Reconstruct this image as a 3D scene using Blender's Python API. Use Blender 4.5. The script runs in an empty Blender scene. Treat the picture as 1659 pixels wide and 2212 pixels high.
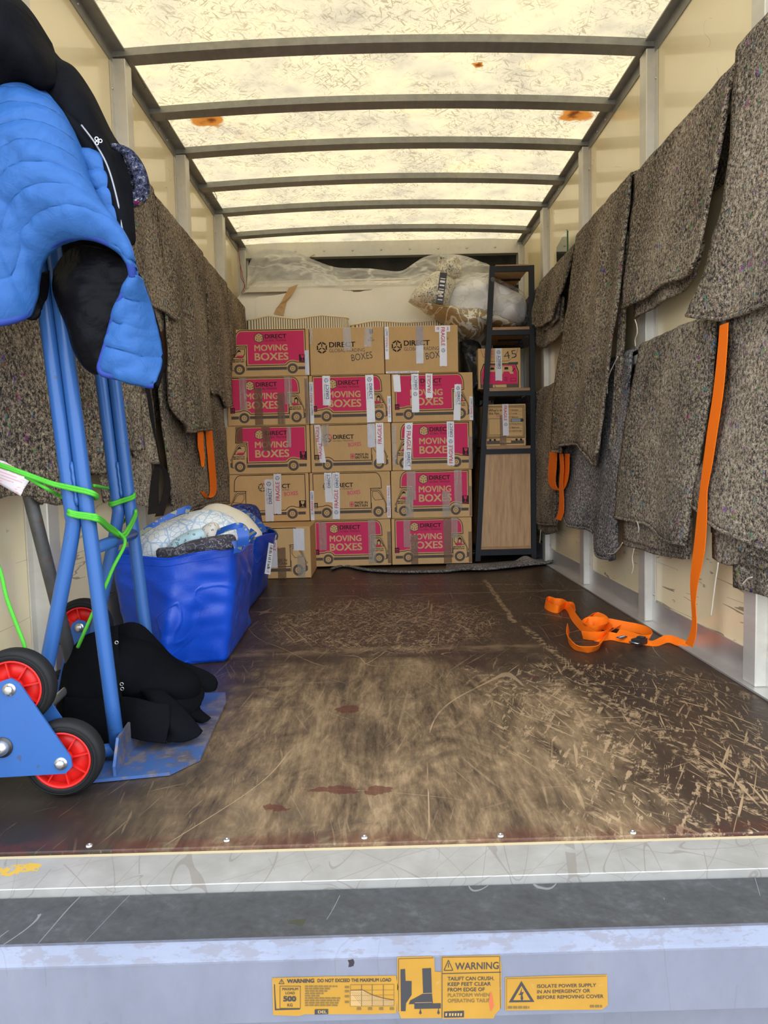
import bpy, math, random
from mathutils import Vector, noise as mnoise
random.seed(7)
SC = bpy.context.scene
COL = SC.collection

# ---------------------------------------------------------------- camera
FPX, YAW, PITCH, ROLL = 1534.0, 0.0079, -0.072, -0.0234
CAM = Vector((-0.077, -1.227, 0.682))
IW, IH = 1659.0, 2212.0
FWD = Vector((math.sin(YAW)*math.cos(PITCH), math.cos(YAW)*math.cos(PITCH), math.sin(PITCH)))
_R = Vector((math.cos(YAW), -math.sin(YAW), 0)); _U = _R.cross(FWD)
RGT = math.cos(ROLL)*_R + math.sin(ROLL)*_U
UPV = -math.sin(ROLL)*_R + math.cos(ROLL)*_U
cd = bpy.data.cameras.new('camera'); cam = bpy.data.objects.new('camera', cd); COL.objects.link(cam)
from mathutils import Matrix
cam.matrix_world = Matrix(((RGT.x, UPV.x, -FWD.x, CAM.x), (RGT.y, UPV.y, -FWD.y, CAM.y), (RGT.z, UPV.z, -FWD.z, CAM.z), (0, 0, 0, 1)))
cd.sensor_fit = 'HORIZONTAL'; cd.sensor_width = 36.0; cd.lens = FPX/IW*36.0; cd.clip_start = 0.02
SC.camera = cam

def at(px, py, Y=None, X=None, Z=None):
    """the point of the van seen at a photo position, on the plane of a known depth, side or height"""
    d = RGT*((px-IW/2)/FPX) - UPV*((py-IH/2)/FPX) + FWD
    t = (Y-CAM.y)/d.y if Y is not None else ((X-CAM.x)/d.x if X is not None else (Z-CAM.z)/d.z)
    return CAM + d*t

# ---------------------------------------------------------------- light
SC.view_settings.view_transform = 'Standard'; SC.view_settings.look = 'None'
SC.view_settings.gamma = 1.0; SC.view_settings.use_curve_mapping = False
SC.view_settings.exposure = 0.68
SC.cycles.use_denoising = True
SC.cycles.max_bounces = 10; SC.cycles.diffuse_bounces = 6; SC.cycles.transparent_max_bounces = 16
SC.cycles.sample_clamp_indirect = 6.0
wd = bpy.data.worlds.new('world'); SC.world = wd; wd.use_nodes = True
nt = wd.node_tree; nt.nodes.clear()
o_ = nt.nodes.new('ShaderNodeOutputWorld'); bg = nt.nodes.new('ShaderNodeBackground')
tc = nt.nodes.new('ShaderNodeTexCoord'); sx = nt.nodes.new('ShaderNodeSeparateXYZ'); rp = nt.nodes.new('ShaderNodeValToRGB')
nt.links.new(tc.outputs['Generated'], sx.inputs[0])
ma = nt.nodes.new('ShaderNodeMath'); ma.operation = 'MULTIPLY_ADD'; ma.inputs[1].default_value = .5; ma.inputs[2].default_value = .5
nt.links.new(sx.outputs[2], ma.inputs[0]); nt.links.new(ma.outputs[0], rp.inputs[0])
e = rp.color_ramp.elements
e[0].position = .47; e[0].color = (.30, .29, .28, 1)
e[1].position = .53; e[1].color = (.86, .93, 1.06, 1)
k = e.new(1.0); k.color = (.80, .88, 1.02, 1)
nt.links.new(rp.outputs[0], bg.inputs[0]); bg.inputs[1].default_value = 3.1
nt.links.new(bg.outputs[0], o_.inputs[0])
sd = bpy.data.lights.new('sun', 'SUN'); sd.energy = 2.4; sd.angle = math.radians(2); sd.color = (1.0, .93, .80)
so = bpy.data.objects.new('sun', sd); COL.objects.link(so)
so.rotation_euler = Vector((-.18, -.55, -1.0)).to_track_quat('-Z', 'Y').to_euler()

# ---------------------------------------------------------------- material helpers
class V:
    """a node value with arithmetic"""
    def __init__(s, g, sock): s.g, s.s = g, sock
    def _m(s, op, *a, clamp=False):
        n = s.g.nt.nodes.new('ShaderNodeMath'); n.operation = op; n.use_clamp = clamp
        s.g.put(n.inputs[0], s)
        for i, x in enumerate(a): s.g.put(n.inputs[i+1], x)
        return V(s.g, n.outputs[0])
    def __add__(s, o): return s._m('ADD', o)
    __radd__ = __add__
    def __sub__(s, o): return s._m('SUBTRACT', o)
    def __rsub__(s, o): return (s*-1.0) + o
    def __mul__(s, o): return s._m('MULTIPLY', o)
    __rmul__ = __mul__
    def abs(s): return s._m('ABSOLUTE')
    def max(s, o): return s._m('MAXIMUM', o)
    def min(s, o): return s._m('MINIMUM', o)
    def lt(s, o): return s._m('LESS_THAN', o)
    def gt(s, o): return s._m('GREATER_THAN', o)
    def frac(s): return s._m('FRACT')
    def sin(s): return s._m('SINE')
    def sq(s): return s._m('MULTIPLY', s)
    def step(s, a, b):
        n = s.g.nt.nodes.new('ShaderNodeMapRange'); n.interpolation_type = 'SMOOTHSTEP'
        s.g.put(n.inputs[0], s); n.inputs[1].default_value = a; n.inputs[2].default_value = b
        return V(s.g, n.outputs[0])

class G:
    def __init__(s, name):
        s.m = bpy.data.materials.new(name); s.m.use_nodes = True; s.nt = s.m.node_tree; s.nt.nodes.clear()
        s.out = s.nt.nodes.new('ShaderNodeOutputMaterial'); s._c = None
    def put(s, inp, x):
        if isinstance(x, V): s.nt.links.new(x.s, inp)
        elif isinstance(x, (tuple, list)) and len(x) == 3 and inp.type == 'RGBA': inp.default_value = (*x, 1)
        else: inp.default_value = x
    def co(s):
        if s._c is None:
            n = s.nt.nodes.new('ShaderNodeTexCoord'); s._c = V(s, n.outputs['Object'])
        return s._c
    def xyz(s, v=None):
        n = s.nt.nodes.new('ShaderNodeSeparateXYZ'); s.put(n.inputs[0], v or s.co()); return [V(s, o) for o in n.outputs]
    def map(s, scale=(1, 1, 1), rot=(0, 0, 0), loc=(0, 0, 0), v=None):
        if any(rot):                       # turn first, then stretch along the turned axes
            q = s.nt.nodes.new('ShaderNodeMapping'); s.put(q.inputs[0], v or s.co()); q.inputs[2].default_value = rot; v = V(s, q.outputs[0]); rot = (0, 0, 0)
        n = s.nt.nodes.new('ShaderNodeMapping'); s.put(n.inputs[0], v or s.co())
        n.inputs[1].default_value = loc; n.inputs[2].default_value = rot; n.inputs[3].default_value = scale; return V(s, n.outputs[0])
    def noise(s, scale=5, detail=3, rough=.5, v=None, dist=0, col=False):
        n = s.nt.nodes.new('ShaderNodeTexNoise'); s.put(n.inputs['Vector'], v or s.co())
        n.inputs['Scale'].default_value = scale; n.inputs['Detail'].default_value = detail; n.inputs['Roughness'].default_value = rough
        n.inputs['Distortion'].default_value = dist; return V(s, n.outputs['Color' if col else 0])
    def voro(s, scale=5, v=None, feat='F1', out=0):
        n = s.nt.nodes.new('ShaderNodeTexVoronoi'); n.feature = feat; s.put(n.inputs['Vector'], v or s.co()); n.inputs['Scale'].default_value = scale
        return V(s, n.outputs[out])
    def ramp(s, v, stops):
        n = s.nt.nodes.new('ShaderNodeValToRGB'); s.put(n.inputs[0], v); el = n.color_ramp.elements
        while len(el) < len(stops): el.new(.5)
        for q, (p, c) in zip(el, stops): q.position = p; q.color = (*c, 1)
        return V(s, n.outputs[0])
    def mix(s, f, a, b, mode='MIX'):
        n = s.nt.nodes.new('ShaderNodeMix'); n.data_type = 'RGBA'; n.blend_type = mode
        s.put(n.inputs[0], f); s.put(n.inputs[6], a); s.put(n.inputs[7], b); return V(s, n.outputs[2])
    def bump(s, h, strength=.5, dist=.01):
        n = s.nt.nodes.new('ShaderNodeBump'); n.inputs['Strength'].default_value = strength; n.inputs['Distance'].default_value = dist
        s.put(n.inputs['Height'], h); return V(s, n.outputs[0])
    def pbr(s, col, rough=.6, metal=0., normal=None, coat=0., alpha=None, sheen=0., trans=0., spec=.5, coatr=.1, link=True):
        n = s.nt.nodes.new('ShaderNodeBsdfPrincipled')
        s.put(n.inputs['Base Color'], col); s.put(n.inputs['Roughness'], rough); s.put(n.inputs['Metallic'], metal)
        if normal is not None: s.put(n.inputs['Normal'], normal)
        n.inputs['Coat Weight'].default_value = coat; n.inputs['Coat Roughness'].default_value = coatr
        n.inputs['Sheen Weight'].default_value = sheen; n.inputs['Sheen Roughness'].default_value = .4; n.inputs['Transmission Weight'].default_value = trans
        n.inputs['Specular IOR Level'].default_value = spec
        if alpha is not None: s.put(n.inputs['Alpha'], alpha)
        if link: s.nt.links.new(n.outputs[0], s.out.inputs[0])
        return n
def flat(name, c, rough=.7, metal=0., **k):
    g = G(name); g.pbr(c, rough, metal, **k); return g.m

def m_wool(name, light=(.44, .37, .265), mid=(.150, .122, .089), dark=(.022, .019, .017), rib=(420, 0)):
    g = G(name)
    x, y, z = g.xyz()
    a = g.noise(95, 4, .8); b = g.noise(300, 2, .6); big = g.noise(3.5, 3); tang = g.noise(48, 3, .7, dist=2.5)
    f = a*.55 + b*.25 + tang*.20 + (big-.5)*.12
    col = g.ramp(f, [(.435, dark), (.487, mid), (.525, (mid[0]*1.9, mid[1]*1.85, mid[2]*1.8)), (.572, light), (.63, (.58, .51, .39))])
    fl = g.noise(42, 2, .5, col=True); fm = g.noise(26, 3, .7)
    hue = g.nt.nodes.new('ShaderNodeHueSaturation'); hue.inputs[1].default_value = 3.0; hue.inputs[2].default_value = .45; g.put(hue.inputs[4], fl)
    col = g.mix(fm.step(.60, .66)*.6, col, V(g, hue.outputs[0]))
    kn = ((z*1.0 + (big-.5)*.02)*rib[0]).sin()*.25
    n = g.bump(a*.7 + tang*.5 + b*.4 + kn*.25, .9, .009)
    g.pbr(col, .95, normal=n, sheen=.05, spec=.03); return g.m

def m_metal(name, c, rough=.35, metal=.85, dirt=.25, scale=8):
    g = G(name); a = g.noise(scale, 5, .6); b = g.noise(40, 4, .6, v=g.map((1, .05, 1)))
    f = a*.6 + b*.4
    col = g.ramp(f, [(.3, tuple(v*(1-dirt) for v in c)), (.6, c), (.75, tuple(min(1, v*1.12) for v in c))])
    g.pbr(col, f*.3 + (rough-.12), metal, normal=g.bump(b, .08, .002)); return g.m

# ---------------------------------------------------------------- mesh helpers
class MB:
    def __init__(s): s.v, s.f, s.mi, s.mats, s.sm = [], [], [], [], []
    def mat(s, m):
        if m not in s.mats: s.mats.append(m)
        return s.mats.index(m)
    def add(s, vs, fs, m, smooth=False):
        o = len(s.v); s.v += [Vector(v) for v in vs]; i = s.mat(m)
        for f in fs: s.f.append(tuple(o+q for q in f)); s.mi.append(i); s.sm.append(smooth)
        return s
    def box(s, a, b, m, bev=0.0):
        x0, y0, z0 = (min(p, q) for p, q in zip(a, b)); x1, y1, z1 = (max(p, q) for p, q in zip(a, b))
        if bev <= 0:
            v = [(x, y, z) for x in (x0, x1) for y in (y0, y1) for z in (z0, z1)]
            return s.add(v, [(0, 1, 3, 2), (4, 6, 7, 5), (0, 4, 5, 1), (2, 3, 7, 6), (0, 2, 6, 4), (1, 5, 7, 3)], m)
        c = bev; v = []; ix = {}
        def P(i, j, k, ax):
            xs = [(x0, x1)[i], (y0, y1)[j], (z0, z1)[k]]
            for t, (sg, ) in enumerate(((i,), (j,), (k,))):
                if t != ax: xs[t] += c if sg == 0 else -c
            key = (i, j, k, ax)
            if key not in ix: ix[key] = len(v); v.append(tuple(xs))
            return ix[key]
        fs = []
        for ax in range(3):
            b1, b2 = [(1, 2), (2, 0), (0, 1)][ax]
            for sd in (0, 1):
                q = []
                for (p, r) in ((0, 0), (1, 0), (1, 1), (0, 1)):
                    t = [0, 0, 0]; t[ax] = sd; t[b1] = p; t[b2] = r; q.append(P(*t, ax))
                fs.append(tuple(q if sd else q[::-1]))
        for ax in range(3):
            b1, b2 = [(1, 2), (2, 0), (0, 1)][ax]
            for p in (0, 1):
                for r in (0, 1):
                    t0 = [0, 0, 0]; t0[b1] = p; t0[b2] = r; t1 = list(t0); t1[ax] = 1
                    q = (P(*t0, b1), P(*t1, b1), P(*t1, b2), P(*t0, b2))
                    fs.append(q if (p == r) else q[::-1])
        for i in (0, 1):
            for j in (0, 1):
                for k_ in (0, 1):
                    q = (P(i, j, k_, 0), P(i, j, k_, 1), P(i, j, k_, 2)); fs.append(q if (i+j+k_) % 2 else q[::-1])
        return s.add(v, fs, m)
    def obox(s, c, ax, ay, az, m):
        """box about centre c with half-axes ax, ay, az"""
        c, ax, ay, az = Vector(c), Vector(ax), Vector(ay), Vector(az)
        v = [c+ax*i+ay*j+az*k_ for i in (-1, 1) for j in (-1, 1) for k_ in (-1, 1)]
        return s.add(v, [(0, 1, 3, 2), (4, 6, 7, 5), (0, 4, 5, 1), (2, 3, 7, 6), (0, 2, 6, 4), (1, 5, 7, 3)], m)
    def tube(s, pts, r, m, seg=12, cap=True, flat_=1.0):
        pts = [Vector(p) for p in pts]; n = len(pts); vs = []; fs = []; ref = None
        for i, p in enumerate(pts):
            t = (pts[min(i+1, n-1)]-pts[max(i-1, 0)])
            t = t.normalized() if t.length > 1e-9 else Vector((0, 0, 1))
            if ref is None: ref = t.orthogonal().normalized()
            ref = (ref - t*ref.dot(t))
            ref = ref.normalized() if ref.length > 1e-6 else t.orthogonal().normalized()
            b = t.cross(ref); rr = r[i] if isinstance(r, (list, tuple)) else r
            for k_ in range(seg):
                a = 2*math.pi*k_/seg; vs.append(p + ref*(rr*math.cos(a)) + b*(rr*flat_*math.sin(a)))
        for i in range(n-1):
            for k_ in range(seg):
                fs.append((i*seg+k_, i*seg+(k_+1) % seg, (i+1)*seg+(k_+1) % seg, (i+1)*seg+k_))
        if cap: fs += [tuple(range(seg))[::-1], tuple((n-1)*seg+k_ for k_ in range(seg))]
        return s.add(vs, fs, m, True)
    def cyl(s, c, d, r, h, m, seg=24, r2=None):
        d = Vector(d).normalized(); c = Vector(c); return s.tubeflat([c, c+d*h], [r, r if r2 is None else r2], m, seg)
    def tubeflat(s, pts, r, m, seg):
        t = (pts[1]-pts[0]).normalized(); a = t.orthogonal().normalized(); b = t.cross(a); vs = []
        for p, q in zip(pts, r):
            vs += [p + a*(q*math.cos(2*math.pi*i/seg)) + b*(q*math.sin(2*math.pi*i/seg)) for i in range(seg)]
        s.add(vs, [(i, (i+1) % seg, seg+(i+1) % seg, seg+i) for i in range(seg)], m, True)
        return s.add(vs, [tuple(range(seg))[::-1], tuple(range(seg, 2*seg))], m)
    def lathe(s, c, d, prof, m, seg=36, closed=True):
        """profile (along, radius) turned about axis d at c"""
        d = Vector(d).normalized(); c = Vector(c); a = d.orthogonal().normalized(); b = d.cross(a); vs = []; fs = []; n = len(prof)
        for (h, r) in prof:
            vs += [c + d*h + a*(r*math.cos(2*math.pi*i/seg)) + b*(r*math.sin(2*math.pi*i/seg)) for i in range(seg)]
        for j in range(n if closed else n-1):
            j2 = (j+1) % n
            for i in range(seg): fs.append((j*seg+i, j*seg+(i+1) % seg, j2*seg+(i+1) % seg, j2*seg+i))
        return s.add(vs, fs, m, True)
    def grid(s, P, nu, nv, m, smooth=True, wrap=False):
        vs = [P(i/(nu-1) if not wrap else i/nu, j/(nv-1)) for j in range(nv) for i in range(nu)]; fs = []
        for j in range(nv-1):
            for i in range(nu if wrap else nu-1):
                fs.append((j*nu+i, j*nu+(i+1) % nu, (j+1)*nu+(i+1) % nu, (j+1)*nu+i))
        return s.add(vs, fs, m, smooth)
    def extr(s, poly, d, m):
        """prism of a planar 3D polygon along d"""
        poly = [Vector(p) for p in poly]; d = Vector(d); n = len(poly)
        return s.add(poly+[p+d for p in poly], [tuple(range(n))[::-1], tuple(range(n, 2*n))]+[(i, (i+1) % n, n+(i+1) % n, n+i) for i in range(n)], m)
    def ribbon(s, pts, wv, th, m):
        """band along pts with per-point half-width vectors"""
        n = len(pts); vs = []; fs = []
        for i in range(n):
            p = Vector(pts[i]); w = Vector(wv[i]); t = (Vector(pts[min(i+1, n-1)])-Vector(pts[max(i-1, 0)])).normalized()
            q = t.cross(w)
            q = q.normalized()*th*.5 if q.length > 1e-9 else Vector((0, 0, th*.5))
            vs += [p-w-q, p+w-q, p+w+q, p-w+q]
        for i in range(n-1):
            for k_ in range(4): fs.append((i*4+k_, i*4+(k_+1) % 4, i*4+4+(k_+1) % 4, i*4+4+k_))
        fs += [(3, 2, 1, 0), tuple((n-1)*4+k_ for k_ in range(4))]
        return s.add(vs, fs, m)
    def build(s, name, parent=None, solid=0.0, off=0.0, recalc=True, sub=0):
        me = bpy.data.meshes.new(name)
        o0 = parent.matrix_world.translation if parent is not None else Vector((0, 0, 0))
        pp = parent
        o0 = Vector((0, 0, 0))
        while pp is not None: o0 = o0 + pp.location; pp = pp.parent
        me.from_pydata([v-o0 for v in s.v], [], s.f)
        for m in s.mats: me.materials.append(m)
        for p, i, q in zip(me.polygons, s.mi, s.sm): p.material_index = i; p.use_smooth = q
        me.update()
        ob = bpy.data.objects.new(name, me); COL.objects.link(ob)
        if parent is not None: ob.parent = parent
        if solid:
            md = ob.modifiers.new('thickness', 'SOLIDIFY'); md.thickness = solid; md.offset = off
        if sub:
            md = ob.modifiers.new('smooth', 'SUBSURF'); md.levels = sub; md.render_levels = sub
        return ob
def thing(name, label, cat, loc, group=None):
    o = bpy.data.objects.new(name, None); COL.objects.link(o); o.location = loc; o.empty_display_size = .1
    return tag(o, label, cat, group)
def tag(o, label, cat, group=None, kind=None):
    o['label'] = label; o['category'] = cat
    if group: o['group'] = group
    if kind: o['kind'] = kind
    return o
def struct(o, label=None):
    o['kind'] = 'structure'
    if label: o['label'] = label
    return o
def lerp(a, b, t): return a+(b-a)*t
def poly_at(pl, t):
    """point at share t of a polyline's length"""
    L = [0.0]
    for a, b in zip(pl, pl[1:]): L.append(L[-1]+(b-a).length)
    d = t*L[-1]
    for i in range(len(pl)-1):
        if d <= L[i+1] or i == len(pl)-2:
            s = L[i+1]-L[i]; return lerp(pl[i], pl[i+1], 0 if s < 1e-9 else min(1, (d-L[i])/s))
def smooth_line(pts, n=10):
    """Catmull-Rom through pts"""
    p = [Vector(q) for q in pts]
    if len(p) < 3: return p
    out = []
    for i in range(len(p)-1):
        a, b, c, d = p[max(i-1, 0)], p[i], p[i+1], p[min(i+2, len(p)-1)]
        for k_ in range(n):
            t = k_/n
            out.append(.5*((2*b)+(c-a)*t+(2*a-5*b+4*c-d)*t*t+(3*b-a-3*c+d)*t**3))
    out.append(p[-1]); return out
def coons(top, bot, left, right, n=8):
    T, B, L, R = (smooth_line(q, n) for q in (top, bot, left, right))
    c00, c10, c01, c11 = T[0], T[-1], B[0], B[-1]
    def P(u, v):
        t, b, l, r = poly_at(T, u), poly_at(B, u), poly_at(L, v), poly_at(R, v)
        return t*(1-v)+b*v+l*(1-u)+r*u-(c00*(1-u)*(1-v)+c10*u*(1-v)+c01*(1-u)*v+c11*u*v)
    return P
def px(l): return [at(p[0], p[1], Y=p[2]) for p in l]
def n3(p, s=1.0): return mnoise.noise(Vector(p)*s)
def pillow(mb, outline, Y0, th, m, nr=10, wr=.15, fr=9, back=1.0, seed=0, tilt=0.0, na=56):
    """closed puffy body with a given outline (photo positions at depth Y0)"""
    O = smooth_line([at(a, b, Y=Y0) for a, b in outline]+[at(*outline[0], Y=Y0)], 8)
    c = sum((o for o in O[:-1]), Vector())/(len(O)-1)
    rim = [poly_at(O, i/na) for i in range(na)]
    vs = []; fs = []
    for sgn, h in ((-1, th), (1, th*back)):
        for j in range(1, nr+1):
            r = math.sin(j/nr*math.pi/2) if j < nr else 1.0
            if j == nr and sgn == 1: continue
            for q in rim:
                p = c+(q-c)*r
                k_ = h*math.sqrt(max(0, 1-r*r))
                w = 1+wr*2*n3((p.x+seed, p.z-seed, seed), fr)
                vs.append(Vector((p.x, p.y+sgn*k_*w+tilt*(p.z-c.z), p.z)) + Vector((0, 0, wr*.15*th*n3((p.x, sgn, p.z+seed), fr*1.5))))
        vs.append(Vector((c.x, c.y+sgn*h, c.z)))
    f0 = nr*na
    for j in range(nr-1):
        for i in range(na): fs.append((j*na+i, j*na+(i+1) % na, (j+1)*na+(i+1) % na, (j+1)*na+i))
    for i in range(na): fs.append((f0, (i+1) % na, i))
    b0 = f0+1; nb = nr-1
    def bi(j, i): return b0+j*na+(i % na) if j < nb else (nr-1)*na+(i % na)
    for j in range(nb):
        for i in range(na): fs.append((bi(j, i), bi(j+1, i), bi(j+1, i+1), bi(j, i+1)))
    cb = b0+nb*na
    for i in range(na): fs.append((cb, bi(0, i), bi(0, i+1)))
    mb.add(vs, fs, m, True); return mb
_TX = {}
def text2d(st, bold=0.0):
    k_ = (st, bold)
    if k_ not in _TX:
        cu = bpy.data.curves.new('t', 'FONT'); cu.body = st; cu.resolution_u = 3; cu.offset = min(bold, 0); cu.size = 1.0
        ob = bpy.data.objects.new('t', cu); me = bpy.data.meshes.new_from_object(ob)
        v = [(p.co.x, p.co.y) for p in me.vertices]; f = [tuple(p.vertices) for p in me.polygons]
        if bold > 0:                       # heavier strokes: the same letters laid over themselves, slightly shifted
            n0 = len(v); f0 = list(f); v0 = list(v); v = []; f = []
            for q, (dx, dy) in enumerate(((-1, -.7), (1, -.7), (-1, .7), (1, .7))): v += [(a+dx*bold*.8, b+dy*bold*.8) for a, b in v0]; f += [tuple(i+q*n0 for i in t_) for t_ in f0]
        bpy.data.objects.remove(ob); bpy.data.curves.remove(cu); bpy.data.meshes.remove(me)
        x0 = min(p[0] for p in v); x1 = max(p[0] for p in v); y0 = min(p[1] for p in v); y1 = max(p[1] for p in v)
        _TX[k_] = ([((p[0]-x0)/(x1-x0), (p[1]-y0)/(y1-y0)) for p in v], f)
    return _TX[k_]
class Face2D:
    """draws flat print on a planar face: origin o, unit vectors ex (right), ey (up), normal n; coordinates in metres"""
    def __init__(s, mb, o, ex, ey, n, mp=None):
        s.mb, s.o, s.ex, s.ey, s.n, s.mp = mb, Vector(o), Vector(ex), Vector(ey), Vector(n), mp or (lambda a, b: (a, b)); s.lift = .0004
    def P(s, x, y, l=0):
        x, y = s.mp(x, y); return s.o+s.ex*x+s.ey*y+s.n*(s.lift+l)
    def up(s): s.lift += 2.5e-6           # every stroke a hair above the one before, as ink over ink
    def poly(s, pts, m, l=0):
        s.up(); s.mb.add([s.P(x, y, l) for x, y in pts], [tuple(range(len(pts)))], m)
    def line(s, pts, w, m, l=0, close=False):
        if close: pts = list(pts)+[pts[0], pts[1]]
        q = [Vector((a, b)) for a, b in pts]; n = len(q); A = []; s.up()
        for i in range(n):
            d0 = (q[i]-q[i-1]).normalized() if i > 0 else None; d1 = (q[i+1]-q[i]).normalized() if i < n-1 else None
            d0 = d0 or d1; d1 = d1 or d0
            nn = Vector((-(d0.y+d1.y), d0.x+d1.x)); L = nn.length
            if L < 1e-6: nn = Vector((-d0.y, d0.x)); L = 1
            nn = nn/L; c = max(.4, nn.dot(Vector((-d0.y, d0.x)))); A.append(nn*(w*.5/c))
        vs = [s.P(*(q[i]+A[i]), l) for i in range(n)]+[s.P(*(q[i]-A[i]), l) for i in range(n)]
        s.mb.add(vs, [(i, n+i, n+i+1, i+1) for i in range(n-1)], m)
    def disc(s, x, y, r, m, l=0, seg=24): s.poly([(x+r*math.cos(2*math.pi*i/seg), y+r*math.sin(2*math.pi*i/seg)) for i in range(seg)], m, l)
    def text(s, st, x0, y0, x1, y1, m, bold=.02, l=.0003, rot=0.0):
        v, f = text2d(st, bold); cx, cy = (x0+x1)/2, (y0+y1)/2; c, sn = math.cos(rot), math.sin(rot); vs = []
        nq = len(v)//4 if bold > 0 else len(v)+1
        for i, (a, b) in enumerate(v):
            if i % nq == 0: s.up()
            dx, dy = (a-.5)*(x1-x0), (b-.5)*(y1-y0); vs.append(s.P(cx+dx*c-dy*sn, cy+dx*sn+dy*c, l))
        s.mb.add(vs, f, m)
# ---------------------------------------------------------------- materials of the van
ROOF, BACK = 2.268, 4.17
WS = {-1: 1.055, 1: 1.03}      # wall planes, left and right
WX = 1.03
def mat_wall():
    g = G('cream_panel'); x, y, z = g.xyz()
    a = g.noise(3, 4); sc = g.noise(7, 5, .65, v=g.map((1, 1, 3.2))); fine = g.noise(46, 4, .7, v=g.map((1, .35, 2.2)))
    col = g.ramp(a, [(.3, (.84, .71, .43)), (.7, (.89, .77, .485))])
    low = z.step(.95, .1)
    spots = (sc.step(.60, .66)*fine.step(.55, .63)*low)
    ln = (g.noise(2.6, 3, .5, v=g.map((1, .35, 5))) - .5).abs().lt(.006)*low*g.noise(5, 2).gt(.52)
    hair = (g.noise(3.4, 2, .5, v=g.map((1, 1.6, .8), rot=(.7, 0, 0))) - .5).abs().lt(.0022)*g.noise(6, 2).gt(.60)
    f = (spots*.8).max(ln*.75).max(hair*.35)
    col = g.mix(f, col, (.13, .085, .05))
    yel = g.noise(1.7, 2).step(.5, .8)*.2
    col = g.mix(yel, col, (.62, .50, .30))
    g.pbr(col, .34, coat=.55, coatr=.07, normal=g.bump(g.noise(24, 3), .06, .004)); return g.m
def mat_roof():
    g = G('translucent_roof'); x, y, z = g.xyz()
    big = g.noise(2.2, 4, .6); mid = g.noise(7, 3, .6)
    fl = None
    for r, sc, th in ((.5, 90, .60), (-.7, 100, .61), (1.3, 84, .61), (2.2, 110, .62), (.1, 130, .62), (1.0, 120, .62)):
        q = g.noise(sc, 1, .5, v=g.map((1, .16, 1), rot=(0, 0, r))).step(th+.02, th+.09); fl = q if fl is None else fl.max(q)
    speck = g.noise(150, 3, .7).step(.52, .66)
    dens = g.noise(5, 4, .6)
    col = g.ramp(big*.6+mid*.4, [(.34, (.200, .172, .118)), (.47, (.292, .243, .150)), (.62, (.352, .284, .160))])
    col = g.mix(fl*dens.step(.34, .60)*.70, col, (.13, .10, .055)); col = g.mix(speck*dens.step(.3, .7)*.55, col, (.13, .11, .07))
    col = g.mix(g.noise(3.1, 3, .6, dist=.5).step(.58, .74)*.28, col, (.50, .33, .13))
    w = g.noise(9, 4, .6, col=True)
    xs, ys, _ = g.xyz(w)
    def stain(cx, cy, rx, ry):
        d = ((x-cx+(xs-.5)*.10)*(1/rx)).sq()+((y-cy+(ys-.5)*.10)*(1/ry)).sq(); return d
    d1 = stain(ST[0].x, ST[0].y, .078, .062).min(stain(ST[1].x, ST[1].y, .075, .058)); d2 = stain(ST[2].x, ST[2].y, .018, .022)
    dd = d1.min(d2)
    col = g.mix(dd.step(1.3, .7), col, g.mix(dd.step(.55, .05)*(mid.step(.35, .6)), (.19, .068, .010), (.050, .011, .003)))
    tr = g.nt.nodes.new('ShaderNodeBsdfTranslucent'); g.put(tr.inputs[0], col)
    df = g.pbr(col, .35, link=False, coat=0, spec=.3)
    mx = g.nt.nodes.new('ShaderNodeMixShader'); mx.inputs[0].default_value = .32
    g.nt.links.new(tr.outputs[0], mx.inputs[1]); g.nt.links.new(df.outputs[0], mx.inputs[2]); g.nt.links.new(mx.outputs[0], g.out.inputs[0]); return g.m
ST = [at(450, 257, Z=ROOF+.03), at(1241, 246, Z=ROOF+.03), at(1037, 138, Z=ROOF+.04)]
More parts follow.
